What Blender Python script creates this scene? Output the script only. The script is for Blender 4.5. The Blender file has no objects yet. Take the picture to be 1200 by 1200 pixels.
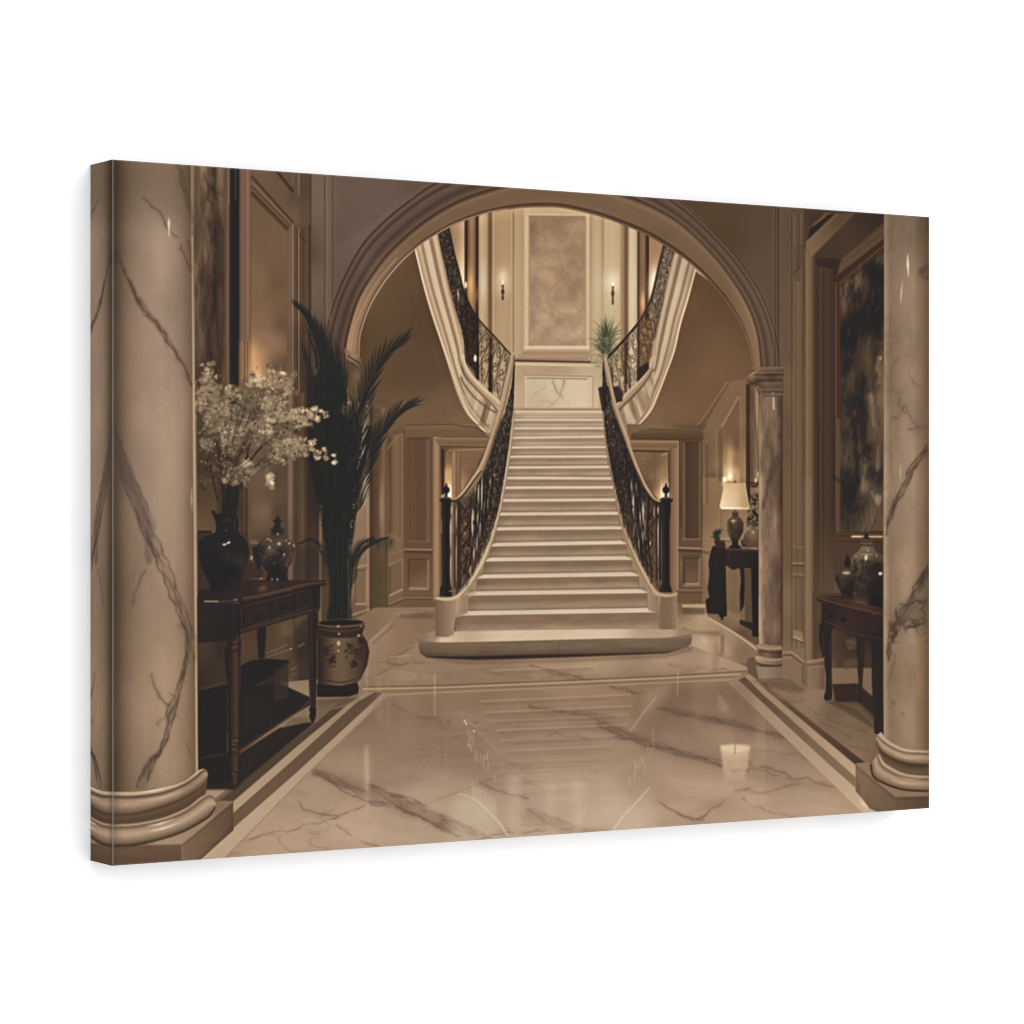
import numpy as np, math, random
# ---------------------------------------------------------------- print artwork
# The print on the canvas is drawn here, shape by shape, into a float array that
# becomes the colour attribute of the canvas mesh.
SS = 2.0
OX, OY, AW, AH = 100.0, 178.0, 998.0, 846.0
W, H = int(AW*SS), int(AH*SS)
IMG = np.zeros((H, W, 3), np.float32)
_rt = np.random.RandomState(7).rand(256, 256).astype(np.float32)

def vnoise(x, y, seed=0):
    xi = np.floor(x).astype(int); yi = np.floor(y).astype(int)
    fx = (x-xi).astype(np.float32); fy = (y-yi).astype(np.float32)
    fx = fx*fx*(3-2*fx); fy = fy*fy*(3-2*fy)
    xi = xi+seed*37; yi = yi+seed*91
    a = _rt[yi & 255, xi & 255]; b = _rt[yi & 255, (xi+1) & 255]
    c = _rt[(yi+1) & 255, xi & 255]; d = _rt[(yi+1) & 255, (xi+1) & 255]
    return (a*(1-fx)+b*fx)*(1-fy)+(c*(1-fx)+d*fx)*fy
def fbm(x, y, o=4, seed=0):
    s = 0; a = .5; t = 0
    for k in range(o):
        s = s+a*vnoise(x*2**k, y*2**k, seed+k*5); t += a; a *= .55
    return s/t
def blur(m, s):
    s *= SS
    if s < .3: return m
    r = max(1, int(round(math.sqrt(s*s*12/3+1)/2-.5+.2)))
    for ax in (0, 1):
        for _ in range(3):
            p = [(0, 0), (0, 0)]; p[ax] = (r+1, r)
            c = np.cumsum(np.pad(m, p, mode='edge'), axis=ax, dtype=np.float64)
            m = ((c[2*r+1:]-c[:-2*r-1]) if ax == 0 else (c[:, 2*r+1:]-c[:, :-2*r-1]))/(2*r+1)
    return m.astype(np.float32)
SR = 3
def coverage(P, w, h):
    acc = np.zeros((h*SR, w+3), np.float32)
    n = len(P)
    for i in range(n):
        xa, ya = P[i]; xb, yb = P[(i+1) % n]
        if ya == yb: continue
        d = 1.
        if yb < ya: xa, ya, xb, yb, d = xb, yb, xa, ya, -1.
        k0 = max(0, math.ceil(ya*SR-.5)); k1 = min(h*SR-1, math.ceil(yb*SR-.5)-1)
        if k1 < k0: continue
        k = np.arange(k0, k1+1)
        x = np.clip(xa+((k+.5)/SR-ya)*(xb-xa)/(yb-ya), 0, w)
        ix = x.astype(int); f = x-ix
        acc[k, ix] += d*(1-f); acc[k, ix+1] += d*f
    m = np.minimum(np.abs(np.cumsum(acc, axis=1)[:, :w]), 1)
    return m.reshape(h, SR, w).mean(1)
def XY(b):
    x = (np.arange(b[0], b[2])+.5)/SS+OX; y = (np.arange(b[1], b[3])+.5)/SS+OY
    return np.meshgrid(x.astype(np.float32), y.astype(np.float32))
def C(c):
    return np.array(c, np.float32)
def blend(b, m, col, a=1., mode='n', mod=None):
    if callable(col) or mod is not None: X, Y = XY(b)
    c = col(X, Y) if callable(col) else C(col)
    m = m*a
    if mod is not None: m = m*np.clip(mod(X, Y), 0, 1)
    m = m[..., None]; d = IMG[b[1]:b[3], b[0]:b[2]]
    if mode == 'n': d += (c-d)*m
    elif mode == 'mul': d *= 1+(c/255.-1)*m
    elif mode == 'scr': d += (255-(255-d)*(255-c)/255.-d)*m
    elif mode == 'add': d += c*m
def fill(pts, col, f=.3, a=1., mode='n', mod=None):
    P = (np.array(pts, float)-(OX, OY))*SS
    pad = int(3*f*SS)+2
    x0, y0 = np.floor(P.min(0)).astype(int)-pad; x1, y1 = np.ceil(P.max(0)).astype(int)+pad
    x0, y0, x1, y1 = max(x0, 0), max(y0, 0), min(x1, W), min(y1, H)
    if x1 <= x0 or y1 <= y0: return
    # keep blurred edges right at the border of the sheet by clipping late
    m = coverage(P-(x0, y0), x1-x0, y1-y0)
    if f: m = blur(m, f)
    blend((x0, y0, x1, y1), m, col, a, mode, mod)
def spl(p, n=8):
    p = [np.array(q, float) for q in p]
    if len(p) < 3:
        return [tuple(p[0]+(p[-1]-p[0])*t/n) for t in range(n+1)]
    q = [2*p[0]-p[1]]+p+[2*p[-1]-p[-2]]; r = []
    for i in range(1, len(q)-2):
        for k in range(n):
            t = k/n; a, b, c, d = q[i-1:i+3]
            r.append(tuple(.5*(2*b+(c-a)*t+(2*a-5*b+4*c-d)*t*t+(3*b-a-3*c+d)*t**3)))
    r.append(tuple(p[-1])); return r
def resample(p, n):
    p = np.array(p, float); d = np.r_[0, np.cumsum(np.hypot(*np.diff(p, axis=0).T))]
    t = np.linspace(0, d[-1], n)
    return np.c_[np.interp(t, d, p[:, 0]), np.interp(t, d, p[:, 1])]
def stroke(pts, w, col, a=1., f=.25, mode='n', mod=None, curve=True, w1=None):
    p = np.array(spl(pts, 6) if curve and len(pts) > 2 else pts, float)
    n = len(p); g = np.gradient(p, axis=0); l = np.hypot(g[:, 0], g[:, 1])+1e-6
    nx, ny = -g[:, 1]/l, g[:, 0]/l
    if np.ndim(w): ww = np.interp(np.linspace(0, 1, n), np.linspace(0, 1, len(w)), w)/2
    else: ww = np.linspace(w, w if w1 is None else w1, n)/2
    L = np.c_[p[:, 0]+nx*ww, p[:, 1]+ny*ww]; R = np.c_[p[:, 0]-nx*ww, p[:, 1]-ny*ww]
    fill(np.r_[L, R[::-1]], col, f, a, mode, mod)
def blob(x, y, rx, ry, col, a=1., f=.3, mode='n', ang=0, n=20, mod=None):
    t = np.linspace(0, 2*math.pi, n, endpoint=False); c, s = math.cos(ang), math.sin(ang)
    u, v = rx*np.cos(t), ry*np.sin(t)
    fill(np.c_[x+u*c-v*s, y+u*s+v*c], col, f, a, mode, mod)
def glow(x, y, rx, ry, col, a=1., mode='scr', p=1.):
    b = [int((x-3*rx-OX)*SS), int((y-3*ry-OY)*SS), int((x+3*rx-OX)*SS), int((y+3*ry-OY)*SS)]
    b = (max(b[0], 0), max(b[1], 0), min(b[2], W), min(b[3], H))
    X, Y = XY(b); m = np.exp(-(((X-x)/rx)**2+((Y-y)/ry)**2)**p)
    blend(b, m, col, a, mode)
def stops(t, s):
    k = [q[0] for q in s]; c = np.array([q[1] for q in s], float)
    return np.stack([np.interp(t, k, c[:, i]) for i in range(3)], -1).astype(np.float32)
def HX(*s): return lambda X, Y: stops(X, s)
def HY(*s): return lambda X, Y: stops(Y, s)
def G2(p, q, *s):
    dx, dy = q[0]-p[0], q[1]-p[1]; L = dx*dx+dy*dy
    return lambda X, Y: stops(((X-p[0])*dx+(Y-p[1])*dy)/L, s)
def IDW(*s, e=10., p=1.5):
    def f(X, Y):
        st = 6; x = X[0, ::st] if X.shape[1] > st else X[0]; y = Y[::st, 0] if Y.shape[0] > st else Y[:, 0]
        x = np.r_[x, X[0, -1]+3]; y = np.r_[y, Y[-1, 0]+3]
        gx, gy = np.meshgrid(x, y); num = 0; den = 0
        for (sx, sy, c) in s:
            w = 1/((gx-sx)**2+(gy-sy)**2+e*e)**p
            num = num+w[..., None]*C(c); den = den+w
        g = num/den[..., None]
        ix = np.clip(np.searchsorted(x, X[0], 'right')-1, 0, len(x)-2); iy = np.clip(np.searchsorted(y, Y[:, 0], 'right')-1, 0, len(y)-2)
        fx = ((X[0]-x[ix])/(x[ix+1]-x[ix]))[None, :, None]; fy = ((Y[:, 0]-y[iy])/(y[iy+1]-y[iy]))[:, None, None]
        A = g[iy][:, ix]; B = g[iy][:, ix+1]; D = g[iy+1][:, ix]; E = g[iy+1][:, ix+1]
        return ((A*(1-fx)+B*fx)*(1-fy)+(D*(1-fx)+E*fx)*fy).astype(np.float32)
    return f
def rect(x0, y0, x1, y1): return [(x0, y0), (x1, y0), (x1, y1), (x0, y1)]
def band(A, B, st, n=16, f=.25, a=1., shade=None, curve=True, mode='n'):
    """ruled strip between curves A and B; st = colour stops across (0 at A, 1 at B)"""
    m = 60
    A = resample(spl(A) if curve else A, m); B = resample(spl(B) if curve else B, m)
    if a == 1 and mode == 'n' and not shade: fill(np.r_[A, B[::-1]], tuple(stops(np.array([.5]), st)[0]), .2)
    elif a == 1 and mode == 'n': fill(np.r_[A, B[::-1]], lambda X, Y: C((90, 70, 53))*shade(X, Y)[..., None], .2)
    ks = sorted(set([s[0] for s in st])|set(np.linspace(st[0][0], st[-1][0], n)))
    for t0, t1 in zip(ks[:-1], ks[1:]):
        c = stops(np.array([(t0+t1)/2]), st)[0]
        t1 = t1+.02
        P = np.r_[A+(B-A)*t0, (A+(B-A)*t1)[::-1]]
        col = (lambda X, Y, c=c: c*shade(X, Y)[..., None]) if shade else c
        fill(P, col, f, a, mode)
def fr(x0, y0, s):
    return lambda *p: [(x0+u*s, y0+v*s) for u, v in p]
def noisemul(pts, amp, sx, sy, seed=0, o=4, f=1., tint=(1, 1, 1)):
    fill(pts, lambda X, Y: 255*(1+amp*2*(fbm(X/sx, Y/sy, o, seed)-.5))[..., None]*C(tint), f, 1, 'mul')
def vein(pts, w, col, a=.6, seed=1, jit=1.5, f=.4, mode='n', brk=.5, sc=9.):
    p = resample(spl(pts, 10), 90); r = np.random.RandomState(seed)
    def n1(fq, am):
        k = max(4, int(fq)); return np.interp(np.linspace(0, 1, 90), np.linspace(0, 1, k), r.randn(k))*am
    L = np.hypot(*(p[-1]-p[0]))+1
    p = p+np.c_[n1(L/sc, jit)+n1(L/3.5, jit*.35), n1(L/sc, jit)+n1(L/3.5, jit*.35)]
    ww = np.abs(w*(1+n1(L/7, .45))); ww[0] = ww[-1] = .1
    g = np.gradient(p, axis=0); l = np.hypot(g[:, 0], g[:, 1])+1e-6
    N = np.c_[-g[:, 1]/l, g[:, 0]/l]*ww[:, None]/2
    fill(np.r_[p+N, (p-N)[::-1]], col, f, a*.8, mode, mod=lambda X, Y: (1-brk)+brk*2*fbm(X/6, Y/6, 2, seed))
    if mode != 'n': return
    fill(np.r_[p+N*3, (p-N*3)[::-1]], col, f+1.2, a*.16, mode, mod=lambda X, Y: 2*fbm(X/9, Y/9, 2, seed+4))
    d = tuple(v*.72 for v in col)
    for i in range(int(L/7)):
        k = r.randint(2, 84); m = min(89, k+r.randint(1, 5)); o_ = r.uniform(-1, 1)*w*.6
        q0 = p[k]+N[k]/(np.hypot(*N[k])+1e-6)*o_; q1 = p[m]+N[k]/(np.hypot(*N[k])+1e-6)*(o_+r.uniform(-1, 1))
        fill(np.r_[[q0, (q0+q1)/2+(.5, .3), q1, (q0+q1)/2-(.3, .4)]], d, .35, a*r.uniform(.3, .9))
def veinband(pts, w, col, a=.6, seed=1, n=5, jit=1.4, f=.5):
    """two rims and short cross dashes, like a broken marble vein"""
    p = resample(spl(pts, 10), 40); g = np.gradient(p, axis=0); l = np.hypot(g[:, 0], g[:, 1])+1e-6
    N = np.c_[-g[:, 1]/l, g[:, 0]/l]; ww = np.interp(np.linspace(0, 1, 40), np.linspace(0, 1, len(w)), w)[:, None]/2
    vein(p+N*ww, 1.3, col, a, seed, jit, f); vein(p-N*ww, 1.3, col, a*.9, seed+1, jit, f)
    r = np.random.RandomState(seed)
    for i in range(n):
        k = r.randint(0, 33); s0, s1 = r.uniform(-1, 1, 2); m = k+r.randint(3, 7)
        vein([p[k]+N[k]*ww[k]*s0, (p[(k+m)//2]+N[k]*ww[k]*(s0+s1)/2), p[m]+N[m]*ww[m]*s1], r.uniform(.6, 1.8), col, a*.7, seed+9+i, .6, f)
    fill(np.r_[p+N*ww, (p-N*ww)[::-1]], col, .9, a*.22)
def inside(x, y, P):
    c = False; n = len(P); j = n-1
    for i in range(n):
        if (P[i][1] > y) != (P[j][1] > y) and x < (P[j][0]-P[i][0])*(y-P[i][1])/(P[j][1]-P[i][1])+P[i][0]: c = not c
        j = i
    return c
def specks(P, n, col, seed, L=(1, 4), w=(.5, 1.2), a=(.3, .9), ang=math.pi/2, sp=.5, f=.25, dens=None):
    r = random.Random(seed); Q = np.array(P); x0, y0 = Q.min(0); x1, y1 = Q.max(0); k = 0
    for _ in range(n*12):
        if k >= n: break
        x, y = r.uniform(x0, x1), r.uniform(y0, y1)
        if not inside(x, y, P) or (dens and r.random() > dens(x, y)): continue
        k += 1; l = r.uniform(*L)/2; t = ang+r.gauss(0, sp); b = r.uniform(-1, 1)*l*.6
        dx, dy = math.cos(t)*l, math.sin(t)*l
        c = col if not isinstance(col[0], tuple) else r.choice(col)
        stroke([(x-dx, y-dy), (x-dy/l*b*.5, y+dx/l*b*.5), (x+dx, y+dy)], [.2, r.uniform(*w), .2], c, r.uniform(*a), f)
def ridges(P, col, a, sx, sy, seed, k=7., f=1.5, o=4, gate=0.):
    def m(X, Y):
        n = fbm(X/sx+.6*fbm(X/sx/2, Y/sy/2, 2, seed+3), Y/sy, o, seed)
        g = np.clip((fbm(X/sx/3, Y/sy/3, 2, seed+11)-gate)*4, 0, 1) if gate else 1
        return np.clip(1-np.abs(2*n-1)*k, 0, 1)*g
    fill(P, col, f, a, 'n', m)
def iron(A, B, n, col=(38, 30, 26), w=.9, a=1., seed=3, rings=2, cw=.8, dens=0., stroke_f=.2):
    """wrought iron between top curve A and bottom curve B"""
    A = resample(spl(A), 400); B = resample(spl(B), 400); r = random.Random(seed)
    if dens: fill(np.r_[A, B[::-1]], col, .5, dens)
    def q(t, s):
        t = min(max(t, 0), 1)*399; i = int(min(t, 398)); k = t-i
        a_ = A[i]*(1-k)+A[i+1]*k; b_ = B[i]*(1-k)+B[i+1]*k
        return tuple(a_+(b_-a_)*s)
    for i in range(n+1):
        t = i/n
        stroke([q(t, 0), q(t, .5), q(t, 1)], w, col, a, stroke_f, curve=False)
        if i < n:
            d = 1/n
            for k in range(rings):
                s0 = (k+.5)/rings; rs = .5/rings*.9
                ph = r.uniform(0, 6); sg = r.choice((-1, 1))
                pts = []
                for m in range(15):
                    th = ph+sg*m*.55; rr = 1-m*.055
                    pts.append(q(t+d*(.5+.38*rr*math.cos(th)), s0+rs*rr*math.sin(th)))
                stroke(pts, cw, col, a*.95, stroke_f)
            stroke([q(t+d*.1, .02), q(t+d*.9, .35), q(t+d*.15, .66), q(t+d*.85, .98)], cw, col, a*.9, stroke_f)
    return q
def leaflet(x, y, L, ang, w, col, bend=0., a=1., f=.3):
    p = [(x, y)]; 
    for k in range(4):
        ang += bend/4; p.append((p[-1][0]+math.cos(ang)*L/4, p[-1][1]+math.sin(ang)*L/4))
    stroke(p, [w*.6, w, w*.9, w*.55, .15], col, a, f)
def frond(pts, L, col, w=1.8, n=34, seed=1, spread=.75, lr=(1, 1), a=1., bend=.25, st=.06):
    p = resample(spl(pts, 10), 200); r = random.Random(seed)
    stroke(p[::8], [1.8, 1.4, .6], col, a, .3, curve=False)
    for i in range(n):
        t = st+(1-st)*i/(n-1); k = min(198, int(t*199)); g = p[k+1]-p[k]; an = math.atan2(g[1], g[0])
        l = L*(math.sin(math.pi*min(1, t*.7+.16))**.6)*(1-.3*t)
        for s, q in ((-1, lr[0]), (1, lr[1])):
            if q <= 0: continue
            leaflet(p[k][0], p[k][1], l*q*r.uniform(.85, 1.1), an+s*(spread*(1-.55*t)+r.uniform(-.06, .06)), w*(1-.35*t), col, -s*bend+r.uniform(-.1, .1), a)
# frames: zoomed views used as drawing grids
fA, fB, fC = fr(90,170,.25), fr(90,450,.25), fr(90,730,.25)
fD, fE, fF = fr(350,180,.25), fr(350,450,.25), fr(350,720,.25)
fG, fH, fI = fr(620,210,.25), fr(620,450,.25), fr(620,700,.25)
k_ = 260/1200
fJ, fK, fL = fr(850,230,k_), fr(850,470,k_), fr(850,710,k_)
fM, fN, fO, fP = fr(225,185,.15), fr(225,400,.15), fr(225,560,.15), fr(225,700,220/1200)
fQ, fR, fS, fT = fr(370,340,.15), fr(490,240,.15), fr(500,400,.15), fr(500,550,.125)
fU, fV, fW = fr(670,270,.125), fr(680,380,.125), fr(690,540,.125)
fX, fY, fZ = fr(800,440,.125), fr(800,560,.125), fr(800,680,.125)
fa, fb, fc, fd = fr(930,600,170/1200), fr(480,690,.15), fr(400,560,.125), fr(330,340,.125)

def vstrip(x0, x1, y0, y1, *st, f=.3, a=1.):
    """vertical moulding: colour stops across x"""
    fill(rect(x0, y0, x1, y1), HX(*[(x0+(x1-x0)*t, c) for t, c in st]), f, a)
def line(p, w, col, a=1., f=.3): stroke(p, w, col, a, f, curve=False)
def panel(x0, y0, x1, y1, face, hi, lo, w=2.2, f=.3):
    fill(rect(x0, y0, x1, y1), face, f)
    line([(x0, y0), (x0, y1)], w*.5, lo, .7); line([(x0, y0), (x1, y0)], w*.5, lo, .8)
    line([(x1, y0), (x1, y1)], w*.5, hi, .7); line([(x0, y1), (x1, y1)], w*.7, hi, .9)

def hall_back():
    fill(rect(100, 178, 1098, 1024), (92, 72, 55), 0)
    # upper landing wall
    fill(rect(480, 230, 830, 490), IDW((500,300,(150,120,90)),(590,270,(168,138,100)),(590,340,(186,156,118)),(595,400,(178,150,114)),
        (700,300,(172,146,108)),(700,350,(196,172,134)),(700,400,(182,160,122)),(650,430,(186,160,126)),(650,470,(190,164,130)),(770,330,(190,150,110)),e=14))
    vstrip(524,545,240,400,(0,(120,90,66)),(.3,(150,118,86)),(.7,(168,136,100)),(1,(190,160,122)))
    glow(545,334,7,26,(255,236,196),.95,'n'); glow(543,318,9,30,(230,200,150),.45,'n')
    vstrip(545,549.5,240,450,(0,(58,42,30)),(1,(64,46,32)))
    vstrip(549.5,557.5,240,470,(0,(104,76,50)),(.4,(150,114,80)),(.8,(140,104,74)),(1,(96,68,48)))
    glow(552,334,4,18,(236,176,104),.8,'n'); blob(546.5,334,1.6,4,(250,232,190),.9,.6)
    vstrip(557.5,562,240,480,(0,(80,58,44)),(.5,(58,40,32)),(1,(84,62,46)))
    glow(559,345,3,10,(190,130,76),.5,'n')
    vstrip(562,572.5,240,480,(0,(172,144,106)),(.25,(186,158,120)),(.6,(182,152,112)),(1,(164,134,96)))
    glow(567,332,4,24,(214,200,170),.7,'n')
    vstrip(572.5,578,240,480,(0,(120,92,66)),(.5,(108,80,56)),(1,(126,98,72)))
    vstrip(578,601.5,240,413,(0,(186,156,118)),(.1,(168,136,98)),(.5,(174,142,104)),(1,(172,140,102)))
    glow(590,330,10,16,(226,204,164),.7,'n'); glow(590,324,4,6,(245,226,190),.5,'n'); glow(590,385,12,40,(184,156,120),.5,'n')
    line([(600,250),(600,413)],1.1,(196,166,128),.8); line([(602.3,250),(602.3,412)],1.4,(128,98,70),.75)
    vstrip(604,614,240,480,(0,(184,156,120)),(.5,(180,152,116)),(1,(172,144,108)),a=.7)
    # sconces
    for (x,y) in ((589.8,334),(718.7,340)):
        line([(x,y),(x,y+18)],1.6,(84,60,34)); blob(x,y+8,1.9,3,(80,56,34)); blob(x,y+1,1.6,1.1,(96,68,40)); blob(x,y+15,1.2,2.4,(92,66,40))
        blob(x,y-3.5,.9,3.2,(250,236,200),.95); blob(x-1.6,y-1,.6,1.8,(220,190,140),.7)
    # marbled tall panel with its frame
    band([(614.5,247),(614.5,413)],[(621.5,252),(621.5,405)],[(0,(150,120,88)),(.15,(196,168,130)),(.5,(206,178,140)),(.8,(190,160,122)),(1,(130,102,74))],curve=False)
    band([(692,249),(692,413)],[(686,254),(686,405)],[(0,(140,112,82)),(.2,(200,172,134)),(.6,(208,180,142)),(1,(150,120,90))],curve=False)
    fill(rect(614,244,693,252.5),(190,162,122)); line([(616,251),(690,252.5)],1.6,(206,178,140))
    fill(rect(621,253,686.7,405.5), IDW((630,260,(148,119,89)),(650,300,(166,137,105)),(640,340,(170,141,108)),(675,300,(158,130,98)),(670,380,(174,146,115)),(640,390,(172,143,112)),(680,330,(160,131,100)),(628,320,(160,132,102)),e=10),.3)
    noisemul(rect(622,254,686,405),.16,16,14,5,4,.5); ridges(rect(622,254,686,405),(122,94,70),.16,30,14,6,6,1,4,.45)
    for i,p in enumerate([[(676,300),(660,318),(648,340)],[(640,282),(652,296),(662,312)],[(630,350),(650,362),(668,352)],[(645,375),(652,362),(664,372)],[(672,258),(664,275),(655,285)],[(625,325),(640,340),(655,372)]]):
        vein(p,1.2,(118,90,66),.22,40+i,2.2,.8)
    fill([(616,405.5),(690.5,405.5),(692,409),(614.5,409)],(214,190,154),.35); line([(614,411.5),(692,411.5)],2.2,(176,146,112),.9,.5)
    fill([(614,412.5),(692,412.5),(690,422),(603,422)],G2((0,412),(0,423),(0,(150,122,90)),(.5,(168,138,104)),(1,(140,112,84))),.5,.85)
    fill([(603,421.3),(700,423.2),(700,426),(603,424.2)],(84,62,44),.5,.95)
    fill([(603,424.6),(702,426.4),(702,430),(603,428)],(196,170,134),.4)
    fill([(603,428),(702,430),(702,482),(603,482)],IDW((610,434,(178,150,118)),(650,436,(172,146,114)),(610,470,(188,160,126)),(700,470,(196,176,144)),(698,434,(186,164,130))),.3)
    line([(604,427),(700,429)],.7,(230,208,170),.8)
    # low marble panel
    fill(rect(613.5,439,696,480.3),(206,180,144),.3); line([(614,439.6),(695,441)],1.4,(140,112,84),.9)
    line([(614.6,440),(614.6,480)],1,(150,122,92),.8); line([(695.3,441),(695.3,479.5)],1.2,(160,134,104),.8)
    fill([(617.6,442.8),(689.5,444),(689.5,478.6),(617.6,478.2)],IDW((625,450,(196,176,144)),(650,455,(204,184,152)),(680,450,(206,186,154)),(630,472,(192,170,138)),(685,474,(208,188,156))),.35)
    line([(617.6,443),(689,444.2)],1.2,(126,98,72),.9)
    for i,p in enumerate([[(649,446),(653,458),(657,463),(668,476)],[(662,446),(659,456),(657,464)],[(622,468),(634,458),(640,452)],[(657,463),(652,470),(646,476)],[(628,476),(640,470),(648,474)]]):
        vein(p,1.7 if i<2 else .9,(128,104,80),.5 if i<2 else .3,60+i,1.2,.6)
    line([(614,479.3),(696,480.6)],.9,(150,122,94),.8)
    # right side of the landing wall
    vstrip(692.5,706,250,425,(0,(150,122,90)),(.12,(176,150,112)),(.6,(186,162,124)),(1,(176,148,110)))
    glow(700,345,8,50,(204,184,148),.5,'n')
    line([(707,256),(707,430)],1.8,(158,124,86),.8); 
    vstrip(708.5,728,256,440,(0,(190,164,126)),(.5,(196,170,130)),(1,(186,158,118)),a=.85)
    glow(718.5,331,9,13,(246,230,196),.9,'n'); glow(718,345,12,44,(206,188,150),.5,'n'); glow(718,380,16,30,(184,170,128),.5,'n')
    x=718.7; line([(x,336),(x,357)],1.7,(92,62,36)); blob(x,344,1.9,3.5,(110,72,42)); blob(x,336,1.3,1.2,(110,80,50)); blob(x,353,1,3,(110,80,54)); blob(x,333,1.2,2.6,(255,246,220))
    vstrip(727.5,732,262,440,(0,(168,138,102)),(1,(150,120,88)))
    vstrip(731.8,737.5,262,450,(0,(120,92,66)),(.5,(112,86,60)),(1,(136,106,78)))
    vstrip(737.3,747.6,262,450,(0,(188,162,126)),(.3,(206,182,146)),(.7,(198,172,134)),(1,(176,148,112)))
    glow(742,345,5,40,(218,202,170),.5,'n')
    vstrip(747.5,750.6,262,470,(0,(84,60,42)),(1,(70,48,32)))
    vstrip(750.4,757,262,470,(0,(112,86,62)),(.5,(134,106,78)),(1,(120,90,62)))
    glow(754,354,3.2,12,(230,176,112),.85,'n')
    vstrip(756.8,762,262,470,(0,(76,50,32)),(.6,(64,42,26)),(1,(100,72,48)))
    vstrip(761.8,800,262,400,(0,(158,122,86)),(.4,(164,126,90)),(1,(150,116,84)))
    glow(768,333,6,20,(255,244,220),1,'n'); glow(764,345,4,22,(246,224,186),.6,'n')
    # gilt ornament seen through the railing
    fill(rect(752,374,764,428),(158,118,80),1,.8); specks(rect(751,372,765,430),60,((208,166,116),(110,78,52),(84,58,40)),9,(1,4),(.6,1.4),(.4,.8))
    fill(rect(545,372,560,420),(118,76,48),.8,.8)

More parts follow.
